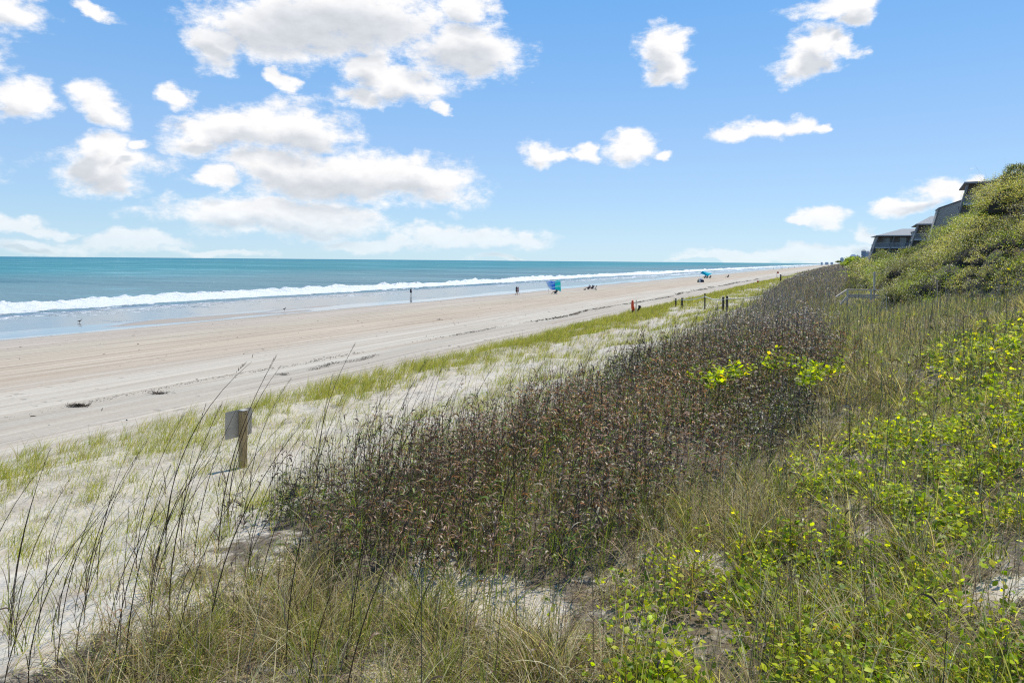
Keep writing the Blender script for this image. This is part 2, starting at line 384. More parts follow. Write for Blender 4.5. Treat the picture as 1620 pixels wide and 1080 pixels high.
# ------------------------------------------------------------------ sea
sx = np.array([-16000,-9000,-5000,-3000,-1800,-1100,-700,-480,-340,-250,-200,-170,-150,-140]+list(np.arange(-134, -66.5, .42)))
sy = np.array([-16000,-4000,-800,-200,-50,0,20]+geo(35, 14000, .3, 1.0075))
SX, SY = np.meshgrid(sx, sy)
wob = fbm(SY*.012, 0*SY, 81, 3)*16
Xb = SX-wob*.55-np.interp(SY, [0,150,250,400,2000], [0,0,3,4,6])*0
n1 = fbm(SX*.25, SY*.10, 82, 4); n2 = fbm(SX*.8, SY*.5, 83, 4); nlo = vnoise(SY*.03, SY*0+7, 84)
crest = -112.0
amp = .42+.5*vnoise(SY*.05, SY*0+3, 85)
roll = np.exp(-((Xb-crest+n1*3)/2.2)**2)*amp
roll2 = np.exp(-((SX+101-n1*5)/1.6)**2)*.22*vnoise(SY*.06, SY*0+1, 86)
roll3 = np.exp(-((SX+126-wob-n1*4)/3.0)**2)*.35*sstep(150, 260, SY)
SZ = .0+roll*(1.25+n2*2.6)+roll2+roll3+np.where((SX > -134) & (SX < -96), n1*.10, 0)
foam = sstep(crest-1.6, crest-.2, Xb+n1*3)*(1-sstep(0, 5, Xb+n1*9-np.interp(SY, [0,110,170,400], [-102,-102.5,-106.5,-105])))*1.15
foam = np.maximum(foam, .62*(1-sstep(0, 1.6, np.abs(SX+93.5-wob*.5-n1*14))))
foam = np.maximum(foam, .5*(1-sstep(0, 1.0, np.abs(SX+87-wob*.3-n1*18)))*sstep(.4,.6,nlo))
foam = np.maximum(foam, sstep(190, 300, SY)*1.0*(1-sstep(0, 3.2, np.abs(SX+126-wob-n1*9)))*sstep(.25,.45,vnoise(SY*.02, SY*0+9, 87)))
foam = np.maximum(foam, sstep(170, 300, SY)*(1-sstep(0, 3.5, np.abs(SX+88-n1*14)))*1.0)
foam = np.maximum(foam, sstep(150, 300, SY)*(1-sstep(0, 1.6, np.abs(SX+76-n1*10)))*.7)
foam = np.where(SX < -134, 0, foam*(.72+.55*vnoise(SX*.45, SY*.05, 88)))
foam = np.maximum(foam, .46*((SX > -100) & (SX < -82))*sstep(.52, .7, vnoise(SX*.35+n1*4, SY*.018, 89)))
film = sstep(-99, -94, Xb+n1*4)
tilt = np.where(SX > -100, (SX+100)*.0052, 0)
SZ = SZ*(1-film*.8)+tilt*.8
vv = np.stack([SX, SY, SZ], -1).reshape(-1, 3)
o = np_mesh('sea', vv, grid_faces(len(sx), len(sy)), M['sea'], smooth=True, attrs={'foam': foam.ravel(), 'film': film.ravel()})
tag(o, 'teal ocean with white breaking surf along the beach', kind='structure')
# ------------------------------------------------------------------ ribbons: blades, stems, leaves
def ribbons(base, az, L, W, lean, curve, K, prof, c0, c1, roll=None, up=None):
    n = len(base); az = np.asarray(az); lean = np.broadcast_to(lean, n); curve = np.broadcast_to(curve, n)
    L = np.broadcast_to(L, n); W = np.broadcast_to(W, n)
    d = np.stack([np.cos(az), np.sin(az), 0*az], -1); side = np.stack([-np.sin(az), np.cos(az), 0*az], -1)
    if roll is not None:
        # turn the ribbon's width out of the horizontal
        q = lean+curve*.5; nrm = np.stack([-np.cos(q)*np.cos(az), -np.cos(q)*np.sin(az), np.sin(q)], -1)
        side = side*np.cos(roll)[:, None]+nrm*np.sin(roll)[:, None]
    p = base.astype(float).copy(); V = np.empty((n, K+1, 2, 3), np.float32); C = np.empty((n, K+1, 2, 3), np.float32)
    for k in range(K+1):
        w = (W*prof[k]*.5)[:, None]
        V[:, k, 0] = p-side*w; V[:, k, 1] = p+side*w
        t = k/K; C[:, k, :] = (c0*(1-t)+c1*t)[:, None, :]
        th = lean+curve*((k+.5)/K)
        p = p+(L/K)[:, None]*(np.sin(th)[:, None]*d+np.cos(th)[:, None]*np.array([0,0,1.]))
    i = (np.arange(n)*(K+1)*2)[:, None]+np.arange(K)[None, :]*2
    Fq = np.stack([i, i+1, i+3, i+2], -1).reshape(-1, 4)
    return V.reshape(-1, 3), Fq, C.reshape(-1, 3)
class Batch:
    def __init__(s): s.v = []; s.f = []; s.c = []; s.n = 0
    def add(s, t):
        v, f, c = t; s.v.append(v); s.f.append(f+s.n); s.c.append(c); s.n += len(v)
    def build(s, name, mat):
        return np_mesh(name, np.concatenate(s.v), np.concatenate(s.f), mat, colors=np.concatenate(s.c))
def pal(n, cols, w, jit=.18):
    cols = np.array(cols, float); i = rng.choice(len(cols), n, p=np.array(w)/sum(w))
    return np.clip(cols[i]*(1+rng.normal(0, jit, (n, 1)))*(1+rng.normal(0, jit*.3, (n, 3))), .004, .9)
def inview(x, y, z, margin=260, near=1.3):
    px, py, d = project(x, y, z); return (d > near) & (px > -margin) & (px < 1620+margin) & (py < 1080+margin*3)
def scatter(x0, x1, y0, y1, dens, zone=None, cap=None):
    n = int((x1-x0)*(y1-y0)*dens); x = rng.uniform(x0, x1, n); y = rng.uniform(y0, y1, n)
    k = inview(x, y, height(x, y)+.5)
    x, y = x[k], y[k]
    if zone is not None:
        k = rng.random(len(x)) < zone(x, y); x, y = x[k], y[k]
    return x, y
def XYZ(x, y, dz=0.0): return np.stack([x, y, height(x, y)+dz], -1)
WIND = math.atan2(Rv[1], Rv[0])+.15       # stalks lean to the right of the picture
def clumpy(x, y, s, seed): return .5+fbm(x*s, y*s, seed, 3)*1.6
BROWN = [(.11,.07,.038),(.17,.11,.06),(.06,.042,.027),(.22,.16,.10),(.08,.065,.05)]
# ---- the dark reed stand
stem_b = Batch(); leaf_b = Batch(); gr_b = Batch()
def reeds(x, y, lv, wmul, hmul=1.0, green=.2):
    n = len(x)
    if n == 0: return
    base = XYZ(x, y, -.03); L = rng.normal(1.0, .2, n).clip(.4, 1.6)*hmul*(.6+.75*clumpy(x, y, .6, 91))
    az = WIND+rng.normal(0, 1.1, n); lean = np.abs(rng.normal(.13, .14, n)); cur = rng.normal(.2, .22, n)
    tone = clumpy(x, y, .35, 92)[:, None]
    gdark = sstep(.02, .16, fbm(x*.3+9, y*.16, 150))[:, None]*(1-sstep(22, 30, y))[:, None]
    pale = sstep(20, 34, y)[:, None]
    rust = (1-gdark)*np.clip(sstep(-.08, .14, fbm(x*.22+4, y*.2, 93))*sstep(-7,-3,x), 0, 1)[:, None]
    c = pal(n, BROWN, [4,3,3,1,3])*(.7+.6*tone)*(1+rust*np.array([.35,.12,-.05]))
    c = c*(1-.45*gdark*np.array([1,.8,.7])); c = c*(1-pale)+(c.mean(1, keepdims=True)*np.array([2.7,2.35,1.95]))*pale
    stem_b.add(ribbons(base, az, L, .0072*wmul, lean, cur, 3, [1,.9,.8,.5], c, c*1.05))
    for k in range(lv):
        t = rng.uniform(.12, .9, n); th = lean+cur*t*.5
        p = base+np.stack([np.sin(th)*np.cos(az)*L*t, np.sin(th)*np.sin(az)*L*t, np.cos(th)*L*t], -1)
        la = rng.uniform(0, 2*np.pi, n); ll = rng.uniform(.07, .18, n)*(wmul**.5)*(1.15-.35*t)
        g = rng.random(n) < green*(1.25-t)
        lc = pal(n, [(.13,.08,.045),(.21,.135,.08),(.32,.225,.145),(.055,.038,.025),(.45,.36,.26)], [4,4,2.5,4,1.2 if wmul < 1.8 else .0])*(1+rust*np.array([.3,.08,-.05]))  # the palest tan is painted sun glint on near leaves
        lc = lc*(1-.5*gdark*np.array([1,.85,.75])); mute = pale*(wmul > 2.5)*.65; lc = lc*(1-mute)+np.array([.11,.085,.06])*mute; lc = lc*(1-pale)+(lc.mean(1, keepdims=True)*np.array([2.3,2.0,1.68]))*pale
        lc[g] = pal(int(g.sum()), [(.15,.22,.035),(.24,.30,.05),(.08,.13,.03)], [3,2,2])
        leaf_b.add(ribbons(p, la, ll, rng.uniform(.011, .022, n)*wmul*(.5 if wmul > 2.5 else 1), rng.uniform(.2, .8, n), rng.uniform(1.2, 2.6, n)*(.45 if wmul > 2.5 else 1), 3, [.6,1,.8,.05], lc, lc*1.25, rng.normal(0, .6, n)))  # tips lightened in colour to carry the backlit glow
def zd_den(x, y): return (1-((x > -2.2) & (x < 4) & (y > 36) & (y < 50))*.85)*z_dark(x, y)*np.clip(-.05+2.0*clumpy(x, y, .75, 94), .38, 1)
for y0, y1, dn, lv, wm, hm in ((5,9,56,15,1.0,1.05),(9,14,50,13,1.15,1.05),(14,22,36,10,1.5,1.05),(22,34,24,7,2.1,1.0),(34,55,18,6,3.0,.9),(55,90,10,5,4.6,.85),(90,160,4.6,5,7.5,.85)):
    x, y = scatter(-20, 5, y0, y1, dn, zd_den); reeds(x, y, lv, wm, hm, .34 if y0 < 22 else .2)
# looser reeds that stray into the neighbouring ground
def z_stray(x, y):
    s = np.maximum(sstep(-2.4, -.3, x-xl_dark(y))*(1-z_dark(x, y))*(x < xl_dark(y)+1)*.35*(y > 6), 0)
    s = np.maximum(s, .16*sstep(-.5, 1, x-xr_dark(y))*(1-z_thicket(x, y)))
    return np.maximum(s, .035*(y < 9)*(x > -7.5))
for y0, y1, dn, lv, wm in ((3,9,20,3,.9),(9,16,20,3,1.1),(16,30,15,3,1.7),(30,60,8,2,3.0)):
    x, y = scatter(-11, 8, y0, y1, dn, z_stray); reeds(x, y, lv, wm, 1.0, .1)
# far dark brush up to the horizon
for y0, y1, dn, wm in ((160,300,.9,14),(300,700,.16,34),(700,2500,.012,110)):
    x, y = scatter(-22, 9, y0, y1, dn, z_dark); reeds(x, y, 3, wm, 1.0, .15)
# green blades in the lower part of the stand
def blades(b, x, y, Lr, W, lean, curv, cols, w, wind=.5, dz=0.0, K=4, tip=None, base=None):
    n = len(x)
    if n == 0: return
    c = pal(n, cols, w); az = rng.uniform(0, 2*np.pi, n); m = rng.random(n) < wind
    az[m] = WIND+rng.normal(0, .6, int(m.sum()))
    P = XYZ(x, y, -.02+dz) if base is None else base
    b.add(ribbons(P, az, rng.uniform(Lr[0], Lr[1], n), W*rng.uniform(.7, 1.3, n), np.abs(rng.normal(lean, .2, n)), rng.uniform(curv[0], curv[1], n), K,
                  [1-.9*(k/K)**1.6 for k in range(K+1)], c, c*np.array(tip if tip else (1.1,1.0,.9)), rng.normal(0, .5, n)))
GREEN = [(.25,.28,.045),(.38,.40,.075),(.13,.17,.03),(.50,.47,.17)]
for y0, y1, dn, wm in ((5,10,210,1.1),(10,16,120,1.5),(16,26,70,2.2)):
    x, y = scatter(-10, 3, y0, y1, dn, lambda x, y: z_dark(x, y)*np.clip(clumpy(x, y, 1.1, 95)*1.3-.25, .05, 1)*.6)
    blades(gr_b, x, y, (.35,.95), .0085*wm, .12, (.1,1.0), [(.20,.29,.04),(.30,.38,.06),(.12,.19,.03),(.42,.44,.12)], [3,3,2,1.2])
for y0, y1, dn, wm in ((24,45,34,2.6),(45,90,16,4.5),(90,160,6,8)):
    x, y = scatter(-12, 4, y0, y1, dn, lambda x, y: z_dark(x, y)*np.clip(clumpy(x, y, .35, 160)*1.8-.35, .05, 1))
    blades(gr_b, x, y, (.6,1.25), .008*wm, .15, (.1,.8), [(.34,.30,.20),(.25,.26,.12),(.42,.37,.26),(.20,.15,.11)], [3,3,2,3], .6, K=3)
# ---- foreground mixed grass
STRAW = [(.66,.56,.37),(.52,.42,.27),(.30,.22,.13),(.75,.68,.50),(.12,.085,.055)]
def z_fore(x, y):
    a = sstep(-6.9, -4.8, x+fbm(x*.8, y*.8, 96)*3.0)*(1-z_dark(x, y)*.85)*(1-z_bare(x, y)*.93)
    return a*np.clip(-.25+1.8*clumpy(x, y, 1.0, 97), .08, 1)*(1-z_thicket(x, y))*(1-.62*z_vine(x, y))
x, y = scatter(-8, 5, 1.8, 10, 330, z_fore); blades(gr_b, x, y, (.18,.62), .0068, .35, (.5,2.0), GREEN[:3]+[(.22,.24,.09)]+STRAW[:2], [3,3,2,3,2,2])
x, y = scatter(-8, 5, 1.8, 10, 520, lambda a, b: z_fore(a, b)*.9); blades(gr_b, x, y, (.12,.5), .0062, .75, (.6,2.4), STRAW, [3,4,4,1,4], .3)
x, y = scatter(-8, 8, 1.8, 12, 1500, lambda a, b: z_fore(a, b)*.75); blades(gr_b, x, y, (.08,.34), .0065, 1.35, (-.3,.5), STRAW+[(.10,.075,.05)], [4,4,3,2,3,2], 0, .02, K=2)
x, y = scatter(-2, 9, 10, 20, 520, z_fore); blades(gr_b, x, y, (.2,.65), .009, .35, (.4,1.8), STRAW+GREEN[:2]+[(.22,.24,.09)], [3,3,3,1,3,2,2,3])
x, y = scatter(-2, 12, 20, 40, 240, z_fore); blades(gr_b, x, y, (.25,.7), .018, .25, (.3,1.4), [(.50,.44,.27),(.36,.38,.14),(.60,.54,.34),(.26,.29,.09),(.28,.2,.12)], [3,4,2,4,2], .6)
x, y = scatter(-4, 12, 40, 75, 80, z_fore); blades(gr_b, x, y, (.2,.55), .038, .25, (.3,1.2), [(.42,.40,.22),(.34,.36,.14),(.50,.47,.28),(.22,.25,.09),(.24,.18,.12)], [3,4,2,4,2], .6)
x, y = scatter(-4, 12, 75, 200, 12, z_fore); blades(gr_b, x, y, (.3,1.0), .09, .25, (.3,1.0), [(.22,.23,.09),(.14,.16,.06),(.17,.13,.1)], [3,4,3], .6, K=3)
def ftufts(x, y, k, Lr, wm, w_green):
    n = len(x)
    if n == 0: return
    cnt = rng.integers(k//2, k*3//2, n); i = np.repeat(np.arange(n), cnt); a = rng.uniform(0, 6.283, len(i)); r = rng.random(len(i))**.8*.13
    isg = (rng.random(n) < w_green)[i]; X = x[i]+np.cos(a)*r; Y = y[i]+np.sin(a)*r; sz = rng.uniform(.65, 1.25, n)[i]
    for m, cols, w in ((isg, GREEN, [3,3,3,1]), (~isg, STRAW, [4,4,3,2,2])):
        q = int(m.sum()); c = pal(q, cols, w, .14); ln = rng.uniform(Lr[0], Lr[1], q)*sz[m]
        gr_b.add(ribbons(XYZ(X[m], Y[m], -.02), a[m]*.6+WIND*.4+rng.normal(0, .5, q), ln, .0075*wm*rng.uniform(.6, 1.3, q), np.abs(rng.normal(.28, .18, q)), rng.uniform(.3, 1.7, q), 5,
            [1,.95,.85,.65,.4,.08], c, c*np.array([1.15,1.05,.9]), rng.normal(0, .5, q)))
x, y = scatter(-8, 4, 1.8, 9.5, 15, lambda a, b: z_fore(a, b)*1.3); ftufts(x, y, 26, (.35,.8), 1.0, .48)
x, y = scatter(-3, 9, 6, 16, 6, lambda a, b: z_fore(a, b)*1.3); ftufts(x, y, 20, (.3,.8), 1.2, .35)
x, y = scatter(-2, 9, 16, 30, 5, lambda a, b: z_fore(a, b)*1.3); ftufts(x, y, 18, (.35,.85), 2.0, .35)
# thin brown and straw stalks everywhere in the foreground
x, y = scatter(-7.5, 7, 2, 10, 17, lambda a, b: z_fore(a, b)); n = len(x); c = pal(n, [(.10,.07,.045),(.30,.22,.13),(.55,.47,.32),(.16,.11,.07)], [4,3,2,3])
stem_b.add(ribbons(XYZ(x, y, -.02), WIND+rng.normal(0, 1.2, n), rng.uniform(.5, 1.25, n), .0055, np.abs(rng.normal(.12, .14, n)), rng.uniform(0, .8, n), 4, [1,.9,.8,.6,.3], c, c*1.1))
# slender upright light stalks right of the stand
def z_slim(x, y): return sstep(-.6, .8, x-xr_dark(y))*(1-z_thicket(x, y))*.8*np.clip(clumpy(x, y, .5, 98), .15, 1)
for y0, y1, dn, wm in ((7,14,14,.9),(14,24,18,1.2),(24,34,16,2.0)):
    x, y = scatter(-4, 9, y0, y1, dn, z_slim); n = len(x)
    c = pal(n, [(.17,.15,.09),(.12,.10,.07),(.25,.23,.13),(.14,.15,.06)], [3,3,2,2])
    stem_b.add(ribbons(XYZ(x, y, -.02), WIND+rng.normal(0, .9, n), rng.uniform(.7, 1.45, n), .006*wm, np.abs(rng.normal(.06, .07, n)), rng.uniform(0, .4, n), 3, [1,.9,.7,.9], c, c*1.15))
# ---- dune grass tufts on the bare sand
dg_b = Batch()
MARRAM = [(.34,.36,.05),(.45,.44,.09),(.22,.27,.04),(.56,.49,.22),(.36,.27,.11)]
def tufts(x, y, k, Lr, wm, spread=.14):
    n = len(x)
    if n == 0: return
    cnt = rng.integers(max(3, k//2), k*3//2+1, n); i = np.repeat(np.arange(n), cnt); a = rng.uniform(0, 6.283, len(i)); r = rng.random(len(i))**.7*spread*(1+.3*wm)
    sz = rng.uniform(.7, 1.2, n)[i]; blades(dg_b, x[i]+np.cos(a)*r, y[i]+np.sin(a)*r, (Lr[0], Lr[1]), .0085*wm, .22, (.3,1.5), MARRAM, [4,3,3,2,1], .65)
def z_edge(x, y): return sstep(-20.8, -19.2, x+fbm(x*.3, y*.25, 99)*3)*(1-sstep(-17.2, -14.8, x+fbm(x*.4, y*.4, 100)*3))
def z_mid(x, y): return sstep(-19.5, -18, x)*(1-z_dark(x, y))*(1-sstep(-7.5, -5.5, x))*np.clip(clumpy(x, y, .5, 101)*2.1-.45, 0.03, 1)
for y0, y1, de, dm, k, wm in ((6,20,5.5,7.0,18,1.0),(20,40,8.0,8.0,16,1.4),(40,70,8.5,7.0,14,2.2),(70,120,6,5,11,3.8),(120,220,2.6,2.2,9,7),(220,500,.3,.2,7,18),(500,1500,.03,.02,6,50)):
    x, y = scatter(-23, -12, y0, y1, de, z_edge); tufts(x, y, k, (.3,.75), wm)
    x, y = scatter(-20, -5, y0, y1, dm, z_mid); tufts(x, y, max(5, int(k*.6)), (.22,.6), wm*.9)
x, y = scatter(-16, -5, 2, 14, 26, lambda a, b: np.clip(clumpy(a, b, .9, 102)*1.6-.35, 0, 1)*(1-z_fore(a, b))); tufts(x, y, 6, (.2,.5), .75, .12)
# ---- vines: bright round leaves on runners
vn_b = Batch()
YG = [(.46,.54,.015),(.60,.66,.02),(.28,.38,.015),(.70,.66,.03),(.11,.18,.015),(.80,.58,.05)]
def vines(x, y, size, up=(.03,.28), n_per=9, extra=0.0):
    n = len(x)
    if n == 0: return
    i = np.repeat(np.arange(n), n_per); a = rng.uniform(0, 6.283, len(i)); r = rng.random(len(i))*size*2.6
    H0 = rng.uniform(up[0], up[1], n)*(.5+1.0*clumpy(x, y, 1.5, 140)).clip(.35, 1.8); hh = H0[i]*rng.uniform(.25, 1.0, len(i)); r = r*.45
    sc = pal(n, [(.28,.24,.08),(.20,.15,.07),(.25,.32,.05)], [2,2,2]); az0 = rng.uniform(0, 6.283, n); ln0 = np.abs(rng.normal(.2, .2, n))
    vn_b.add(ribbons(XYZ(x, y, extra-.02), az0, H0, .006*size/.055, ln0, 0*H0, 2, [1,.9,.6], sc, sc))
    P = XYZ(x[i], y[i])+np.stack([np.cos(a)*r+np.cos(az0[i])*np.sin(ln0[i])*hh, np.sin(a)*r+np.sin(az0[i])*np.sin(ln0[i])*hh, hh+extra], -1)
    c = pal(len(i), YG, [4,3.2,4.5,.8,4.4,.25], .2); L = size*rng.uniform(.4, 1.3, len(i))
    vn_b.add(ribbons(P, a+rng.normal(0, .6, len(i)), L, L*rng.uniform(.5, .75, len(i)), rng.uniform(.5, 1.6, len(i)), rng.uniform(.0, .8, len(i)), 3, [.25,1,.9,.1], c, c*1.05, rng.normal(0, .35, len(i))))
def runners(x, y):
    n = len(x); c = pal(n, [(.30,.20,.10),(.18,.13,.07),(.35,.36,.08)], [3,3,1])
    vn_b.add(ribbons(XYZ(x, y, .05), rng.uniform(0, 6.28, n), rng.uniform(.4, 1.3, n), .008, rng.uniform(.9, 1.3, n), rng.uniform(.1, .6, n), 6, [1,1,.9,.8,.7,.6,.4], c, c))
x, y = scatter(-3, 8, 2, 14, 5, z_vine); runners(x, y)
def zv(x, y): return z_vine(x, y)*(1-z_bare(x, y))*np.clip(3.2*clumpy(x, y, 1.25, 141)-.85+.5*(vnoise(x*5, y*5, 142)-.5), .03, 1)
for y0, y1, dn, s in ((2,8,170,.055),(8,13,150,.064),(13,20,105,.082),(20,32,34,.13)):
    x, y = scatter(-3, 9, y0, y1, dn, zv); vines(x, y, s, (.08,.42))
# the strip of vine climbing through the middle of the dark stand, and clumps on the slope at right
for (a, b_, w, yy) in ((1090,1190,.5,592),(1205,1262,.35,576),(1265,1335,.5,590),(1120,1150,.3,605),(1262,1300,.4,606)):
    for q in range(26):
        g0 = ground(rng.uniform(a, b_), yy+rng.uniform(-8, 8)+6, .7); vines(np.array([g0.x]), np.array([g0.y]), .10, (.05,.3), 9, .75)
for (px, py, w, hh) in ((1590,575,1.6,.5),(1500,600,1.0,.4),(1600,520,1.2,.5),(1480,655,1.0,.3),(1610,640,1.0,.4),(1570,480,1.2,.4),(1400,440,1.0,.3),(1330,436,3.4,.8),(1350,440,2.5,.8),(1416,508,.9,.3),(1540,545,1.0,.3)):
    g0 = ground(px, py); k = int(70*w); ss = .07+g0.length*.0016
    x = g0.x+rng.normal(0, w*.55, k); y = g0.y+rng.normal(0, w*.9, k); vines(x, y, ss, (.05,hh), 8)
# ------------------------------------------------------------------ shrubs and thicket
SHR = [(.25,.27,.07),(.42,.40,.13),(.12,.15,.045),(.66,.60,.30),(.04,.052,.022),(.38,.30,.17)]
def leaf_ball(b, C, R, n, size, cols, w, flat=.8):
    # leaves on the outer shell of an uneven dome
    n = int(n); u = rng.normal(0, 1, (n, 3)); u /= np.linalg.norm(u, axis=1)[:, None]; u[:, 2] = np.abs(u[:, 2])*1.15-.12
    lob = 1+.18*np.sin(u[:, 0]*5+C[0]*3)*np.cos(u[:, 1]*6+C[1])+.15*np.sin(u[:, 2]*9+C[0])
    rr = R*lob*(1-.35*rng.random(n)**1.6)
    P = np.array(C)+u*rr[:, None]*np.array([1,1,flat])
    c = pal(n, cols, w, .15)
    az = np.arctan2(u[:, 1], u[:, 0])+rng.normal(0, .9, n)
    b.add(ribbons(P, az, size*rng.uniform(.7, 1.3, n), size*.5*rng.uniform(.7, 1.3, n), rng.normal(1.15, .45, n), rng.uniform(-.2, .6, n), 2, [.3,1,.15], c, c*1.08, rng.normal(0, .45, n)))
th_b = Batch(); tw_b = Batch()
core_v = []; core_f = []
def core(C, R, flat):  # solid dark dome added under the leaves to block light and darken gaps
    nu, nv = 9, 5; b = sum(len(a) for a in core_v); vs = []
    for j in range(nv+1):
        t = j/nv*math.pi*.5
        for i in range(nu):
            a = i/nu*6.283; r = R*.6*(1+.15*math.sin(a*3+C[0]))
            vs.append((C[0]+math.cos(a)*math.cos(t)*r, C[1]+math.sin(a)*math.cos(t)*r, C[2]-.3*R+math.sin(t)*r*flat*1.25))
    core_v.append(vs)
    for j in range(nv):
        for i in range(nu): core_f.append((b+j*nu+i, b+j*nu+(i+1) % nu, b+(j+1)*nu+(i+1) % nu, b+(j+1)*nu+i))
for y0, y1, dn, Rr, den, sz in ((24,45,2.6,(.45,1.1),230,.062),(45,70,.75,(.7,1.8),190,.085),(70,110,.34,(.9,2.1),110,.125),(110,180,.13,(1.0,2.2),65,.19),(180,350,.05,(1.2,2.6),34,.36),(350,900,.01,(2.5,4.5),10,.9)):
    x, y = scatter(1, 18, y0, y1, dn*1.0, z_thicket)
    HZ = height(x, y); MT = mounds(x, y)[1]; ED = sstep(0, 3, x-x_thicket(y))
    for xi, yi, hz, mt, edge in zip(x, y, HZ, MT, ED):
        R = rng.uniform(*Rr)*(.62+.5*edge)*(1.15 if rng.random() < .3 else .85)*(.5 if yi > 72 and xi > 7 else 1); C = (xi, yi, float(hz)+R*.05)
        tone = float(mt)*.5-.25+rng.normal(0, .05); fl = rng.uniform(.6, .95)
        if tone > .10: w = [1.5,5,.5,5,.3,1]
        elif tone < -.10: w = [4,1.5,5,1,4,1]
        else: w = [4,3,3,2,2,1]
        cols = SHR
        if rng.random() < .13: cols = [(.36,.44,.04),(.26,.36,.03),(.44,.48,.05),(.14,.2,.03)]; w = [3,3,2,2]
        elif rng.random() < .10: cols = [(.22,.19,.13),(.15,.12,.09),(.17,.16,.07),(.30,.27,.18)]; w = [3,3,2,1]
        leaf_ball(th_b, C, R, den*R*R*4.2, sz, cols, w, fl); core(C, R, fl)
        if y0 < 70:
            k = int(10*R); a = rng.uniform(0, 6.28, k)
            cc = pal(k, [(.16,.13,.10),(.26,.23,.19),(.09,.07,.05)], [3,2,3])
            tw_b.add(ribbons(np.array(C)+np.stack([np.cos(a)*R*.6, np.sin(a)*R*.6, 0*a+R*.2], -1), a+rng.normal(0, .5, k), R*rng.uniform(.5, 1.2, k), .014, rng.uniform(.1, 1, k), rng.uniform(-.3, .6, k), 3, [1,.8,.6,.2], cc, cc))
o = th_b.build('hillside_thicket', M['shrub']); tag(o, 'dense olive green thicket of low evergreen scrub over the dune hillside', 'thicket', kind='stuff')
cv = np.array([v for a in core_v for v in a]); M['twig'] = simple('scrub_wood_and_core', (.03,.026,.018), .95, .3, 12)  # near-black trunk wood, doubling as painted shade on the added cores
o = np_mesh('thicket_shade_core', cv, np.array(core_f), M['twig'], smooth=True); tag(o, 'dark solid domes added inside the hillside thicket as inner shade', 'thicket', kind='stuff')
o = tw_b.build('thicket_twigs', M['stem']); tag(o, 'bare grey twigs sticking out of the hillside thicket', 'twigs', kind='stuff')
def shrub(label, g0, R, hgt, n, size, cols, w, sub=6):
    root = empty('evergreen_shrub', g0); tag(root, label, 'shrub')
    b = Batch()
    for k in range(sub):
        a = k*2.4+g0.x; q = R*.55*math.sqrt((k+.3)/sub)
        c = (math.cos(a)*q, math.sin(a)*q, hgt*(.12+.66*((k*.618)%1))); leaf_ball(b, c, R*rng.uniform(.5, .68), n/sub, size, cols, w, .9)
    k = 60; a = rng.uniform(0, 6.28, k)
    c_ = b.build('crown', M['shrub']); c_.parent = root
    m = MB()
    for k in range(6):
        a = k*1.05; m.tube([(0,0,-.3), (math.cos(a)*R*.2, math.sin(a)*R*.2, hgt*.3), (math.cos(a)*R*.5, math.sin(a)*R*.5, hgt*.75)], [.07,.05,.02], 6)
    m.build('trunk', M['twig'], root)
def gz(x, y): return Vector((x, y, float(height(x, y))))
p = at_depth(1597, 296, 50); shrub('tall dark green bushy shrub on the hill crest, covering the right of the nearest house', gz(p.x, p.y), 2.1, p.z+1.6-float(height(p.x, p.y)), 64000, .075, SHR, [3,1,6,.6,6,1], 11)
p = at_depth(1580, 330, 54); shrub('smaller dark rounded shrub just left below the crest shrub', gz(p.x, p.y), 1.3, max(.9, p.z+.4-float(height(p.x, p.y))), 7000, .07, SHR, [4,2,5,1,4,2], 6)
for px, py, d, R, lab in ((1402,396,140,2.6,'light green rounded shrub below the farthest grey house'),(1436,396,128,2.4,'yellow green shrub in front of the gap between the two farther houses')):
    p = at_depth(px, py+8, d); shrub(lab, gz(p.x, p.y), R, max(1.2, p.z+.8-float(height(p.x, p.y))), 5000, .17, [(.24,.27,.05),(.18,.22,.04),(.30,.31,.07),(.12,.14,.03)], [3,3,2,2], 7)
p = ground(1416, 484); shrub('dark leaning evergreen bush at the foot of the hillside beside the light grass', p, 1.0, .9, 6000, .06, SHR, [4,1,5,1,5,1], 6)
# build stuff
o = stem_b.build('reed_stems', M['stem']); tag(o, 'dense stand of thin dark brown dry stems on the dune', 'reeds', kind='stuff')
o = leaf_b.build('reed_leaves', M['dry_leaf']); tag(o, 'curled dry brown leaves crowding the dark stems', 'leaves', kind='stuff')
o = gr_b.build('mixed_grass', M['grass']); tag(o, 'green and straw coloured grass tangled over the foreground dune', 'grass', kind='stuff')
o = dg_b.build('dune_grass', M['grass']); tag(o, 'yellow green beach grass in tufts on pale sand', 'grass', kind='stuff')
o = vn_b.build('ground_vine', M['vine']); tag(o, 'bright yellow green leafy vine sprawling over the dune', 'vine', kind='stuff')
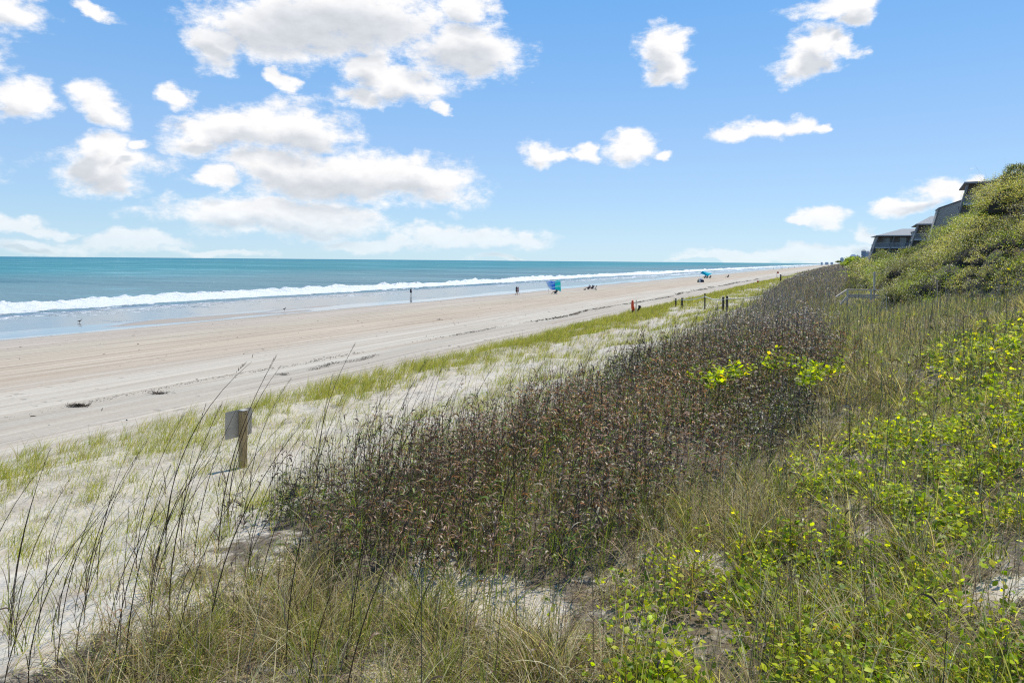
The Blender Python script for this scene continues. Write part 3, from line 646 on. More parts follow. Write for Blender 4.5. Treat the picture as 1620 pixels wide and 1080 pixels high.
# ------------------------------------------------------------------ tall sea oat stalks, each its own object
protos = []
for k in range(9):
    b = Batch(); n = 1; L = 1.75
    cur = .25+.09*k; c = pal(1, [(.05,.037,.026),(.085,.063,.042)], [1,1], .1)
    for r_ in (0, 1.57): b.add(ribbons(np.zeros((1,3)), np.array([0.]), L, .0095, .03, cur, 10, [1,1,.95,.9,.85,.8,.7,.6,.5,.4,.22], c, c*.8, np.array([r_])))
    nl = 7; t = rng.uniform(.05, .35, nl); pp = np.stack([.0*t+.01, 0*t, t*L], -1); cc = pal(nl, [(.14,.10,.06),(.2,.2,.06)], [2,1])
    b.add(ribbons(pp, rng.uniform(0, 6.28, nl), rng.uniform(.2, .45, nl), .008, rng.uniform(.2, .5, nl), rng.uniform(.6, 2, nl), 4, [1,.9,.7,.5,.1], cc, cc))
    if k % 3 != 2:    # leftover husks near the tip
        nh = 16; t = rng.uniform(.86, .99, nh); s = .5+.5*t; th = .03+cur*t*.5
        pp = np.stack([np.sin(th)*t*L*1.0, 0*t, np.cos(th)*t*L], -1); cc = pal(nh, [(.14,.10,.06),(.08,.06,.04)], [1,1])
        b.add(ribbons(pp, rng.normal(0, .5, nh), rng.uniform(.02, .05, nh), .006, rng.uniform(.1, .8, nh), .3, 2, [.6,1,.2], cc, cc))
    me = b.build('sea_oat_stalk', M['stem']); protos.append(me.data); COL.objects.unlink(me); bpy.data.objects.remove(me)
def stalk(x, y, s, rz=None, k=None, lean=0.0):
    o = bpy.data.objects.new('sea_oat_stalk', protos[random.randrange(9) if k is None else k]); COL.objects.link(o)
    o.location = (x, y, float(height(x, y))-.03); o.rotation_euler = (random.gauss(0,.03), lean+random.gauss(0,.035), WIND+random.gauss(-.1,.42) if rz is None else rz); o.scale = (s, s, s)
    return o
big = []
# hand placed: (ground px, py, top py, proto)
for px, py, ty, k in ((262,850,548,7),(362,835,570,5),(268,1000,640,3),(395,780,590,4),(500,760,540,3),(60,1010,775,2),(120,1030,800,4),(180,1060,740,3),(215,900,650,3),(330,1000,640,4),(345,880,560,3),(15,1000,870,5),(90,1060,760,2)):
    g0 = ground(px, py); d = project(g0.x, g0.y, g0.z)[2]; hgt = (py-ty)/FOC*d
    o = stalk(g0.x, g0.y, hgt/1.66, WIND-.1, k); tag(o, cat='sea oats'); big.append(o)
o = big[0]; tag(o, 'tallest curved sea oat stalk left of the metal sign, bending right over the beach', 'sea oats')
o = big[1]; tag(o, 'long bent sea oat stalk whose tip arcs above the metal sign', 'sea oats')
rest = big[2:]
def z_oat(x, y):
    a = sstep(-9.6, -8.3, x+.0*y)*(1-sstep(-3.5, -2.4, x-.03*y))*(1.0-.3*z_dark(x, y))
    return np.clip(a*(.35+clumpy(x, y, .6, 121)*.8), 0, 1)
x, y = scatter(-10, -2, 3.2, 11, 7, z_oat); idx = rng.permutation(len(x))[:125]
for i in idx: rest.append(stalk(x[i], y[i], rng.uniform(.75, 1.16)))
x, y = scatter(-10.5, -4, 11, 34, 6.5, lambda a, b: sstep(-1.7, -.4, a-xl_dark(b))*(1-sstep(.4, 1.6, a-xl_dark(b))*.7)*.9); idx = rng.permutation(len(x))[:158]
for i in idx: rest.append(stalk(x[i], y[i], rng.uniform(.75, 1.1)))
for o in rest[:296]: tag(o, 'thin dark leafless sea oat stalk rising from the dune and leaning right', 'sea oats', 'tall sea oat stalks on the dune edge')
for o in rest[296:]: bpy.data.objects.remove(o)
for o in big[:2]: o['group'] = 'tall sea oat stalks on the dune edge'
# the many smaller ones further along
so_b = Batch()
x, y = scatter(-12, -5, 30, 95, 1.4, lambda a, b: sstep(-2.2, -.4, a-xl_dark(b))*(1-sstep(1, 3, a-xl_dark(b))*.8)); n = len(x); c = pal(n, [(.06,.045,.035),(.10,.08,.055)], [1,1])
so_b.add(ribbons(XYZ(x, y), WIND+rng.normal(0, .4, n), rng.uniform(1.1, 1.8, n), .02, .05, rng.uniform(.2, .8, n), 5, [1,1,.9,.7,.5,.3], c, c))
o = so_b.build('distant_sea_oats', M['stem']); tag(o, 'thin sea oat stalks scattered along the far dune edge', 'sea oats', kind='stuff')
# ------------------------------------------------------------------ metal sign on wooden post
g0 = ground(384, 738); d0 = project(g0.x, g0.y, g0.z)[2]; hp = 88/FOC*d0; sg = d0/FOC
root = empty('sign', g0, math.atan2((Fv*.85+Rv*.53)[1], (Fv*.85+Rv*.53)[0]))      # local x runs along the plate
tag(root, 'square wooden post carrying a grey metal sign plate seen from behind', 'sign')
m = MB(); m.box((0, 0, hp/2-.15), (10*sg, 9.5*sg, hp+.3)); post = m.build('post', M['post_wood'], root, bevel=.012)
m = MB(); m.box((0, 0, hp+.02), (11*sg, 10.5*sg, .03)); m.build('post_cap', M['metal'], root, bevel=.01)
sg = d0/FOC; pw, ph = 48.6*sg, 43*sg; zc = hp-19*sg; cr = .035; poly = []
for cx, cz, a0 in ((pw/2-cr, ph/2-cr, 0), (-pw/2+cr, ph/2-cr, 90), (-pw/2+cr, -ph/2+cr, 180), (pw/2-cr, -ph/2+cr, 270)):
    for k in range(5): a = rad(a0+k*22.5); poly.append((cx+cr*math.cos(a)-.09*pw, cz+cr*math.sin(a)+zc))
m = MB(); m.prism(poly, 4.9*sg, 4.9*sg+.004); m.build('sign_plate', M['metal'], root)
for z in (.30, -.22):
    m = MB(); m.tube([(0, -4.6*sg, zc+z*pw), (0, -5.1*sg, zc+z*pw)], [.012,.012], 8); m.build('bolt', M['bolt'], root)
# ------------------------------------------------------------------ posts, rope, rescue gear
def wpost(px, py, ty, label, w=.11, mat='dark_wood', bands=True):
    g0 = ground(px, py); d = project(g0.x, g0.y, g0.z)[2]; hh = (py-ty)/FOC*d
    root = empty('wooden_post', g0, random.uniform(0, 1)); tag(root, label, 'post', 'rope fence posts along the dune')
    m = MB(); m.box((0, 0, hh/2-.1), (w, w, hh+.2)); m.build('post', M[mat], root, bevel=.01)
    m = MB(); m.box((0, 0, hh*.82), (w+.02, w+.02, .05)); m.build('rope_band', M['rope'], root)
    return g0, hh
P = {}
P[1] = wpost(1069, 486, 472, 'short dark post furthest left in the rope fence, at the grass edge', .15)
P[2] = wpost(1079, 487, 471, 'short dark post second from left, at the grass edge', .15)
P[3] = wpost(1115, 489, 464, 'taller thin dark post standing alone in the middle of the rope fence', .12)
P[4] = wpost(1144, 492, 469.5, 'left of the pair of dark posts close together', .14)
P[5] = wpost(1150, 492, 468, 'right of the pair of dark posts close together', .14)
P[6] = wpost(1235, 446, 434, 'dark post far along the dune grass edge', .3)
def rope(pts, label, r=.022, sag=.12):
    m = MB(); out = []
    for a, b in zip(pts[:-1], pts[1:]):
        for k in range(8):
            t = k/8; q = a.lerp(b, t); q.z -= sag*4*t*(1-t); out.append(q)
    out.append(pts[-1]); m.tube(out, [r]*len(out), 6); o = m.build('rope', M['rope'], None, True); tag(o, label, 'rope')
top = lambda k: P[k][0]+Vector((0,0,P[k][1]*.80))
e0 = ground(1222, 466); e0.z += .9; e1 = ground(1252, 440); e1.z += 1.0
rope([top(2), top(3), top(4)], 'slack pale rope strung from the left fence posts to the post pair', .045)
rope([top(5), at_depth(1222, 464.5, (top(5).x*Fv[0]+top(5).y*Fv[1])*1.15)], 'pale rope running right from the post pair into the brush', .045)
q0 = ground(1270, 438); q0.z += .9
rope([top(6), q0], 'far pale rope between the distant post and the dark brush', .09)
# rescue tube stand
g0 = ground(1001, 499); root = empty('rescue_post', g0); tag(root, 'dark wooden post with a red orange rescue float hung on its top', 'rescue post'); d = project(*g0)[2]; s = d/FOC
m = MB(); m.box((0,0,10*s/2-.1),(.15,.15,12*s+.2)); m.build('post', M['dark_wood'], root)
m = MB(); m.tube([(0,-.1,9*s),(0,-.12,11*s),(0,-.12,17*s),(0,-.1,23*s),(0,-.1,24.5*s)], [.04,.12,.14,.11,.03], 10); m.build('rescue_float', M['orange'], root, True)
m = MB(); m.tube([(.12,-.08,15*s),(.17,-.08,9*s),(.05,-.08,6*s)], [.05,.07,.03], 6); m.build('float_strap', M['orange'], root, True)
g0 = ground(1006, 500); root = empty('marker_pole', g0); tag(root, 'tall thin grey pole beside the red rescue float', 'pole')
m = MB(); m.tube([(0,0,-.2),(.02,0,25*s)], [.055,.05], 8); m.build('pole', M['old_wood'], root)
g0 = ground(1009, 497); root = empty('leaning_post', g0); tag(root, 'short black leaning post with a hooked top right of the thin pole', 'post')
m = MB(); m.tube([(0,0,-.2),(.05,0,6*s),(.18,0,12*s)], [.1,.11,.11], 8); m.build('post', M['black'], root, True)
m = MB(); m.tube([(.05,0,13.5*s),(.22,0,13*s),(.3,0,10.5*s)], [.07,.11,.06], 8); m.build('hook', M['black'], root, True)
g0 = ground(1199, 449); d = project(*g0)[2]; s = d/FOC; root = empty('beach_marker', g0); tag(root, 'small rust red marker box on posts at the far grass edge', 'marker')
m = MB(); m.box((0,0,3.5*s),(2.4*s,.3,3.0*s)); m.build('panel', M['red'], root, bevel=.03)
m = MB(); m.box((-.9*s,0,1*s),(.15,.15,3*s)); m.build('leg', M['dark_wood'], root); m = MB(); m.box((.9*s,0,1*s),(.15,.15,3*s)); m.build('leg', M['dark_wood'], root)
g0 = ground(1229, 443); d = project(*g0)[2]; s = d/FOC; root = empty('marker_pole', g0); tag(root, 'thin pale pole standing on the sand at the far dune edge', 'pole')
m = MB(); m.tube([(0,0,-.2),(0,0,13*s)], [.09,.07], 6); m.build('pole', M['old_wood'], root); m = MB(); m.box((.3,0,12*s),(.5,.05,.5)); m.build('flag', M['red'], root)
# ------------------------------------------------------------------ boardwalk railing
pa = at_depth(1340, 458, 45); pb = at_depth(1400, 459, 45); pe = at_depth(1322, 470, 45)
root = empty('boardwalk_railing', gz(pa.x, pa.y)); tag(root, 'weathered grey wooden stair railing sticking out of the dune grass', 'railing')
L0 = root.location; loc = lambda v: Vector(v)-L0
def bpart(name, beams):
    m = MB()
    for a, b, w, h in beams: m.beam(loc(a), loc(b), w, h)
    return m.build(name, M['old_wood'], root, bevel=.01)
dn_ = Vector((0,0,-1))
off = Vector((Fv[0], Fv[1], 0))*1.3
for j, k in enumerate((Vector((0,0,0)),)):
    bpart('top_rail', [(pa+k, pb+k, .17, .07)]); bpart('hand_rail', [(pa+k, pe+k, .14, .07)])
    bpart('mid_rail', [(pa+k+dn_*.36, pb+k+dn_*.36, .05, .14)]); bpart('lower_rail', [(pa+k+dn_*.47+Vector((.02,-.02,0)), pb+k+dn_*.52, .04, .09)])
    for t in (.0, .62):
        q = pa.lerp(pb, t)+k; bpart('post', [(q+dn_*.05+Vector((.03,-.03,0)), q+dn_*1.3+Vector((.03,-.03,0)), .12, .12)])
    bpart('brace', [(pa+k+dn_*.45, pa.lerp(pe, .6)+dn_*.7, .09, .09)])
q = at_depth(1383, 459, 45.1); q2 = at_depth(1383.5, 430, 45.1); bpart('tall_post', [(q+dn_*1.2, q2, .10, .10)])
# ------------------------------------------------------------------ houses on the ridge
def house(px, py, d, W, label, bays=1, wing=None, slant=-.32, wall=None, roofpts=None, turn=0.0, low=7.0):
    """px,py = left end of the eave; local x to the right, z up, y away"""
    c = at_depth(px, py, d); r, _ = ray(px, py)
    root = empty('beach_house', c, -YAW*0+math.atan2(Rv[1], Rv[0])-math.atan(r)*0.85+turn)
    tag(root, label, 'house', 'grey shingled houses on the dune ridge')
    # front frames (slanting fins between the bays)
    bw = W/bays; D = 7.0
    for k in range(bays+1):
        x = k*bw; m = MB(); t = .22
        m.prism([(x-t/2, .15), (x+t/2, .15), (x+t/2+slant*low, -low), (x-t/2+slant*low, -low)], 0, 1.9); m.build('fin_wall', M['frame_paint'], root)
    m = MB(); m.box((W/2, .9, .20), (W+1.0, 2.4, .14)); m.box((W/2, -.33, .22), (W+1.0, .12, .26)); m.build('eave', M['frame_paint'], root)
    # body
    m = MB(); m.prism([(-.0+.1, .12), (W-.1, .12), (W+slant*low-.1, -low), (slant*low+.1, -low)], 1.9, D); wl = m.build('wall', M['room'], root)
    for k in range(bays):
        f = MB(); x0 = k*bw+bw*.48; f.box((x0+bw*.2-.3, 1.86, -1.2), (bw*.42, .08, 2.2)); f.build('door_frame', M['rail'], root)
        f = MB(); f.box((x0+bw*.2-.3, 1.80, -1.2), (bw*.36, .05, 2.0)); f.build('glass_door', M['glass'], root)
        s1 = slant*2.7
        m = MB(); m.box((k*bw+bw/2+s1, .95, -2.62), (bw-.24, 1.9, .12)); m.box((k*bw+bw/2+s1, -.03, -2.66), (bw-.24, .06, .34)); m.build('balcony_deck', M['deck_edge'], root)
        m = MB(); m.box((k*bw+bw/2+slant*1.6, .06, -1.55), (bw-.24, .08, .07)); m.box((k*bw+bw/2+slant*2.4, .06, -2.35), (bw-.24, .06, .06))
        nb = int(bw/.16)
        for j in range(nb):
            xx = k*bw+.15+(bw-.3)*j/(nb-1); m.beam((xx+slant*1.6, .06, -1.57), (xx+slant*2.4, .06, -2.33), .04)
        m.build('railing', M['rail'], root)
        m = MB(); m.box((k*bw+bw/2+slant*4.6, 1.2, -4.7), (bw-.24, .1, 3.6)); m.build('lower_shade_panel', M['frame_paint'], root)  # dark panel put in for the shadow of the lower storey
    # roof rising away from the eave
    rp = roofpts or ((W*.82, 1.9), (W+2.2, 1.9))
    m = MB(); x0, x1 = -.5, W+.5; (xa, za), (xb, zb) = rp
    vs = [(x0, -.45, .28), (x1+1.5, -.45, .28), (xb+1.5, 5, za+.2), (xa, 5, za+.2), (x0, D+3, .28), (x1+1.5, D+3, .28), (x0, -.45, .12), (x1+1.5, -.45, .12), (x1+1.5, D+3, .12), (x0, D+3, .12)]
    m.add(vs, [(0,1,2,3), (0,3,4), (3,2,5,4), (1,5,2), (0,6,7,1), (1,7,8,5), (5,8,9,4), (4,9,6,0), (6,9,8,7)]); rf = m.build('roof', M['roof'], root)
    if wing:
        m = MB(); m.prism(wing, -1.2, 5); m.build('shingle_wall', M['shingle'], root)
        m = MB(); a, b = wing[0], wing[1]; m.beam((a[0]-.12, 1.9, a[1]+.06), (b[0]+.1, 1.9, b[1]+.06), 6.5, .14) if False else m.add(
            [(a[0]-.15,-1.35,a[1]),(b[0]+.1,-1.35,b[1]),(b[0]+.1,5.1,b[1]),(a[0]-.15,5.1,a[1]),(a[0]-.15,-1.35,a[1]+.16),(b[0]+.1,-1.35,b[1]+.16),(b[0]+.1,5.1,b[1]+.16),(a[0]-.15,5.1,a[1]+.16)],
            [(0,1,5,4),(1,2,6,5),(2,3,7,6),(3,0,4,7),(4,5,6,7),(0,3,2,1)]); m.build('wall_coping', M['frame_paint'], root)
    return root
house(1389.5, 374.5, 166, 7.0, 'farthest grey house with two balcony bays and a broad grey roof', 2, wing=[(7.3,1.0),(9.4,2.0),(8.7,-5),(5.6,-5)], turn=.05)
house(1453.5, 357, 130, 3.0, 'middle house with one deep balcony bay beside the tall shingled wall', 1, turn=.0)
r_ = house(1532, 292, 94, 4.6, 'nearest dark framed house half hidden by the crest shrub', 1, slant=-.26, turn=-.02, low=9, roofpts=((3.6,.75),(6.0,.95)))
# the tall blank shingled end house
c = at_depth(1486, 330, 108); root = empty('beach_house', c, math.atan2(Rv[1], Rv[0])-math.atan(ray(1486,330)[0])*.85); tag(root, 'tall windowless house end wall of brown grey shingles with a sloping top', 'house', 'grey shingled houses on the dune ridge')
m = MB(); m.prism([(0,0),(4.6,1.75),(8,2.3),(8,-9),(-2.2,-9)], 0, 6); m.build('wall', M['shingle'], root)
m = MB(); m.add([(-.12,-.14,0.0),(4.65,-.14,1.8),(8,-.14,2.35),(-.12,6.1,0.0),(4.65,6.1,1.8),(8,6.1,2.35),(-.12,-.14,.14),(4.65,-.14,1.95),(8,-.14,2.5),(-.12,6.1,.14),(4.65,6.1,1.95),(8,6.1,2.5)],
    [(0,1,7,6),(1,2,8,7),(6,7,10,9),(7,8,11,10),(0,6,9,3),(3,9,10,4),(4,10,11,5),(2,5,11,8)]); m.build('wall_coping', M['frame_paint'], root)
m = MB(); m.beam((-.06,-.06,0), (-2.26,-.06,-9), .14, .14); m.build('corner_board', M['frame_paint'], root)
c = at_depth(1380, 388, 182); root = empty('beach_house', c, math.atan2(Rv[1], Rv[0])-math.atan(ray(1380,388)[0])); tag(root, 'small dark sloping house end left of the two bay house', 'house', 'grey shingled houses on the dune ridge')
m = MB(); m.prism([(0,0),(2.6,0),(2.6,-5),(-1.2,-5)], 0, 6); m.build('wall', M['shingle'], root)
m = MB(); m.box((1.25, 3, .09), (2.9, 6.3, .16)); m.build('roof', M['frame_paint'], root)
m = MB(); m.beam((-.03,-.06,0), (-1.23,-.06,-5), .2, .14); m.build('corner_board', M['frame_paint'], root)
# far-off houses and trees along the coast
M['far_wall'] = simple('haze_tinted_siding', (.45,.52,.60), .9, .05, 1); M['far_white'] = simple('white_siding', (.7,.72,.74), .9, .05, 1); M['far_dark'] = simple('slate_siding', (.27,.34,.42), .9, .1, 1)  # bluish tint of the pale walls stands in for distance haze
def farhouse(px, py, d, wpx, hpx, wm, rm, label, hip=.35, floors=2):
    s = d/FOC; c = at_depth(px, py, d); z0 = float(height(c.x, c.y)); r, _ = ray(px, py)
    root = empty('distant_house', (c.x, c.y, z0), math.atan2(Rv[1], Rv[0])-math.atan(r)); tag(root, label, 'house', 'distant houses along the coast')
    w = wpx*s; hh = c.z-z0; body = hh-hpx*s*hip; dp = w*.8
    m = MB(); m.box((0,dp/2,body/2),(w,dp,body)); m.build('wall', M[wm], root)
    m = MB(); m.add([(-w*.56,-.06*w,body),(w*.56,-.06*w,body),(w*.56,dp+.06*w,body),(-w*.56,dp+.06*w,body),(-w*.22,dp/2,hh),(w*.22,dp/2,hh)], [(0,1,5,4),(1,2,5),(2,3,4,5),(3,0,4),(0,3,2,1)]); m.build('roof', M[rm], root)
    top_ = body-.6*hpx*s*.2
    for k in range(floors):
        for q in (-.28, 0, .28):
            zz = body-hpx*s*(.12+.28*k)-.2; m = MB(); m.box((q*w, -.04, zz), (w*.13, .1, hpx*s*.15)); m.build('window', M['glass'], root)
farhouse(1366.5, 395, 620, 7, 11, 'far_dark', 'roof', 'tall slate grey distant house nearest the left end of the ridge houses', .2, 3)
farhouse(1373, 397, 560, 6, 9, 'far_wall', 'roof', 'pale distant house touching the sloping house end')
farhouse(1350, 402, 900, 9, 9, 'far_wall', 'far_dark', 'grey hipped roof distant house in the middle of the far row')
farhouse(1358, 404, 800, 6, 6, 'far_wall', 'roof', 'low pale distant house between two taller ones')
farhouse(1340, 411, 700, 8, 3.5, 'far_white', 'far_white', 'low distant house with a bright white roof', .3, 1)
farhouse(1332, 407, 1200, 5, 6, 'far_wall', 'far_dark', 'leftmost dark distant house on the skyline')
for px, w in ((1308,5),(1316,4),(1300,3)): farhouse(px, 414.3, 2600, w, 2.0, 'far_wall', 'far_wall', {1308:'tiny grey house on the horizon above the far beach',1316:'tiny grey house on the horizon right of the other tiny ones',1300:'tiniest leftmost house on the far horizon'}[px], .3, 1)
for i, (px, py, d, R) in enumerate(((1345,410,780,4),(1355,409,650,4.5),(1327,413,900,3.5))):
    c = at_depth(px, py, d); g0 = gz(c.x, c.y); root = empty('distant_tree', g0)
    tag(root, ['dark distant tree left of the middle far house','broad distant tree below the grey far houses','small dark distant tree at the left end of the far row'][i], 'tree', 'distant trees along the coast')
    b = Batch(); hh = max(3.0, c.z-g0.z)
    for k in range(4): leaf_ball(b, (math.cos(k*1.6)*R*.5, math.sin(k*1.6)*R*.5, hh*.7), R*.7, 160, 1.0, SHR, [3,1,4,0,4,0], .8)
    cr_ = b.build('crown', M['shrub']); cr_.parent = root
    m = MB(); m.tube([(0,0,-.5),(0,0,hh*.7)], [.3,.15], 6); m.build('trunk', M['twig'], root)
# ------------------------------------------------------------------ people
def skinned(name, joints, edges, mat, parent, sub=1):
    me = bpy.data.meshes.new(name); me.from_pydata([j[0] for j in joints], edges, []); me.update(); me.materials.append(mat)
    o = bpy.data.objects.new(name, me); COL.objects.link(o); o.parent = parent
    sk = o.modifiers.new('skin', 'SKIN'); sk.use_smooth_shade = True
    lay = me.skin_vertices[0] if me.skin_vertices else None
    if lay is None:
        bm_ = __import__('bmesh').new(); bm_.from_mesh(me); bm_.verts.layers.skin.verify(); bm_.to_mesh(me); bm_.free(); lay = me.skin_vertices[0]
    for i, (p, r) in enumerate(joints): lay.data[i].radius = (r, r) if not isinstance(r, tuple) else r; lay.data[i].use_root = (i == 0)
    s_ = o.modifiers.new('sub', 'SUBSURF'); s_.levels = s_.render_levels = sub
    return o
def person(loc, rz, label, pose='stand', shirt='navy', short='dark', s=1.0, hair='hair', swing=.12, skirt=False):
    root = empty('person', loc, rz); tag(root, label, 'person'); root.scale = (s, s, s)
    # faces local -y
    if pose == 'stand':
        hip = (0,0,.92); J = dict(pelvis=hip, waist=(0,0,1.07), chest=(0,-.01,1.30), sho=(0,0,1.42), neck=(0,-.01,1.50), head=(0,-.03,1.60), crown=(0,-.02,1.69),
            hl=(.09,0,.86), kl=(.10,-swing*.9-.02,.48), al=(.10,-swing*1.1,.09), fl=(.10,-swing*1.1-.16,.03), hr=(-.09,0,.86), kr=(-.10,swing*.4-.03,.48), ar=(-.10,swing*1.3,.11), fr=(-.10,swing*1.3-.14,.03),
            sl=(.19,0,1.40), el=(.24,.04+swing*.5,1.13), wl=(.25,-.04,.90), tl=(.25,-.07,.80), sr=(-.19,0,1.40), er=(-.24,.02-swing*.3,1.13), wr=(-.25,-.10,.90), tr=(-.25,-.13,.80))
    else:
        J = dict(pelvis=(0,.0,.34), waist=(0,.06,.47), chest=(0,.16,.68), sho=(0,.20,.80), neck=(0,.20,.88), head=(0,.17,.98), crown=(0,.18,1.07),
            hl=(.09,-.03,.34), kl=(.11,-.42,.50), al=(.11,-.72,.12), fl=(.11,-.86,.08), hr=(-.09,-.03,.34), kr=(-.12,-.42,.46), ar=(-.12,-.76,.12), fr=(-.12,-.9,.09),
            sl=(.19,.18,.78), el=(.27,.02,.55), wl=(.24,-.22,.52), tl=(.22,-.30,.52), sr=(-.19,.18,.78), er=(-.27,.04,.55), wr=(-.24,-.20,.50), tr=(-.22,-.28,.50))
    R = dict(pelvis=.13, waist=.115, chest=.14, sho=.09, neck=.055, head=.095, crown=.07, hl=.085, kl=.058, al=.04, fl=.04, hr=.085, kr=.058, ar=.04, fr=.04, sl=.06, el=.042, wl=.03, tl=.035, sr=.06, er=.042, wr=.03, tr=.035)
    ks = list(J); E = [('pelvis','waist'),('waist','chest'),('chest','sho'),('sho','neck'),('neck','head'),('head','crown'),('pelvis','hl'),('hl','kl'),('kl','al'),('al','fl'),('pelvis','hr'),('hr','kr'),('kr','ar'),('ar','fr'),('sho','sl'),('sl','el'),('el','wl'),('wl','tl'),('sho','sr'),('sr','er'),('er','wr'),('wr','tr')]
    skinned('body', [(J[k], R[k]) for k in ks], [(ks.index(a), ks.index(b)) for a, b in E], M['skin'], root)
    def sub(name, keys, edges, grow, mat, over={}):
        skinned(name, [(over.get(k, J[k]), R[k]*grow) for k in keys], [(keys.index(a), keys.index(b)) for a, b in edges], M[mat], root)
    mid = lambda a, b, t: tuple(J[a][i]*(1-t)+J[b][i]*t for i in range(3))
    sub('shirt', ['chest','waist','sho','sl','el','sr','er','pelvis'], [('chest','waist'),('chest','sho'),('sho','sl'),('sl','el'),('sho','sr'),('sr','er'),('waist','pelvis')], 1.22, shirt, {'el': mid('sl','el',.7), 'er': mid('sr','er',.7)})
    sub('shorts', ['pelvis','hl','kl','hr','kr'], [('pelvis','hl'),('hl','kl'),('pelvis','hr'),('hr','kr')], 1.25, short, {'kl': mid('hl','kl',.8), 'kr': mid('hr','kr',.8)})
    h = J['crown']; hd = J['head']
    skinned('hair', [((hd[0], hd[1]+.045, hd[2]+.02), .088), ((h[0], h[1]+.02, h[2]+.0), .078)], [(0,1)], M[hair], root)
    return root
toCam = lambda g: math.atan2(-g.y, -g.x)+math.pi/2      # face (-y) toward the camera
g0 = ground(650, 468); person(g0, rad(160), 'lone person walking on wet sand in dark clothes, nearest the water', 'stand', 'dark', 'navy', .95, swing=.16)
g0 = ground(817, 467); person(g0, toCam(g0)+rad(95), 'taller walker of the pair, in a dark shirt and brown shorts', 'stand', 'dark', 'brownc', 1.08, swing=.16)
g0 = ground(819.5, 466); person(g0, toCam(g0)+rad(80), 'shorter walker of the pair, in a mauve top', 'stand', 'mauve', 'mauve', 1.0, swing=.18)
def chair(loc, rz, label, fab='dark', s=1.0):
    root = empty('beach_chair', loc, rz); tag(root, label, 'beach chair'); root.scale = (s,)*3
    m = MB(); m.add([(-.27,-.25,.28),(.27,-.25,.28),(.27,.18,.22),(-.27,.18,.22),(-.27,-.25,.255),(.27,-.25,.255),(.27,.18,.195),(-.27,.18,.195)], [(0,1,2,3),(4,7,6,5),(0,4,5,1),(1,5,6,2),(2,6,7,3),(3,7,4,0)]); m.build('seat', M[fab], root)
    m = MB(); m.add([(-.27,.18,.24),(.27,.18,.24),(.27,.46,.88),(-.27,.46,.88),(-.27,.21,.23),(.27,.21,.23),(.27,.49,.87),(-.27,.49,.87)], [(0,1,2,3),(4,7,6,5),(0,4,5,1),(1,5,6,2),(2,6,7,3),(3,7,4,0)]); m.build('backrest', M[fab], root)
    m = MB()
    for x in (-.29, .29):
        m.tube([(x,-.28,.30),(x,.30,.02),(x,.34,.02)], [.014]*3, 6); m.tube([(x,.48,.9),(x,.12,.24),(x,-.28,.02)], [.014]*3, 6); m.tube([(x,-.22,.50),(x,.34,.52)], [.02]*2, 6); m.tube([(x,-.2,.5),(x,-.22,.26)], [.012]*2, 6)
    m.build('frame', M['rail'], root)
def seated(px, py, da, lab, labc, shirt, short, fab, s=1.0):
    g0 = ground(px, py); a = toCam(g0)+da; person(g0+Vector((0,0,-.03)), a, lab, 'sit', shirt, short, s); chair(g0, a, labc, fab, s)
seated(931, 458.2, rad(-80), 'left of two people lounging side by side near the waterline', 'beach chair under the left lounging person', 'mauve', 'maroon', 'navy', 1.15)
seated(936.5, 458, rad(-75), 'right of two people lounging side by side, in navy', 'beach chair under the right lounging person', 'navy', 'maroon', 'dark', 1.15)
g0 = ground(940.5, 458.3); a = toCam(g0)+rad(-80); chair(g0, a, 'empty reclined beach chair right of the lounging pair', 'sage', 1.1)
def lump(px, py, w, h, name, label, cat, mat):
    g0 = ground(px, py); s = project(*g0)[2]/FOC; root = empty(name, g0, toCam(g0)); tag(root, label, cat)
    m = MB(); m.box((0,0,h*s*.45),(w*s, w*s*.7, h*s*.9)); m.build('bag_body', M[mat], root, bevel=min(w,h)*s*.25)
    m = MB(); m.tube([(-w*s*.3,0,h*s*.8),(-w*s*.2,0,h*s*1.2),(w*s*.2,0,h*s*1.2),(w*s*.3,0,h*s*.8)], [.02]*4, 6); m.build('handle', M['dark'], root)
lump(943, 458.6, 2.2, 1.6, 'beach_bag', 'small black bag on the sand right of the empty chair', 'bag', 'black')
lump(925, 458.6, 3.6, 1.8, 'beach_bag', 'low dark bag on the sand left of the lounging pair', 'bag', 'sage')
# ---- wind-blown canopies
def cloth_mat(name, cols, stripes):
    m, nt, b, out = newmat(name); g = N(nt); tc = g.node('ShaderNodeTexCoord').outputs['UV']
    sp = g.node('ShaderNodeSeparateXYZ'); nt.links.new(tc, sp.inputs[0])
    c = g.ramp(g.math('ADD', sp.outputs[0], g.math('MULTIPLY', g.math('SUBTRACT', sp.outputs[1], .5), .06)), cols)
    c.node.color_ramp.interpolation = 'CONSTANT' if stripes else 'LINEAR'
    if stripes:
        w = g.math('FRACT', g.math('ADD', g.math('MULTIPLY', sp.outputs[1], 2.3), g.math('MULTIPLY', sp.outputs[0], .7)))
        c = g.mix(g.mr(w, .70, .74, 0, .75), c, (.55,.80,.85,1))
    g.put(b.inputs['Base Color'], c); b.inputs['Roughness'].default_value = .7
    t = g.node('ShaderNodeBsdfTranslucent'); g.put(t.inputs[0], c); mx = g.node('ShaderNodeMixShader'); mx.inputs[0].default_value = .4
    nt.links.new(b.outputs[0], mx.inputs[1]); nt.links.new(t.outputs[0], mx.inputs[2]); nt.links.new(mx.outputs[0], out.inputs[0]); return m
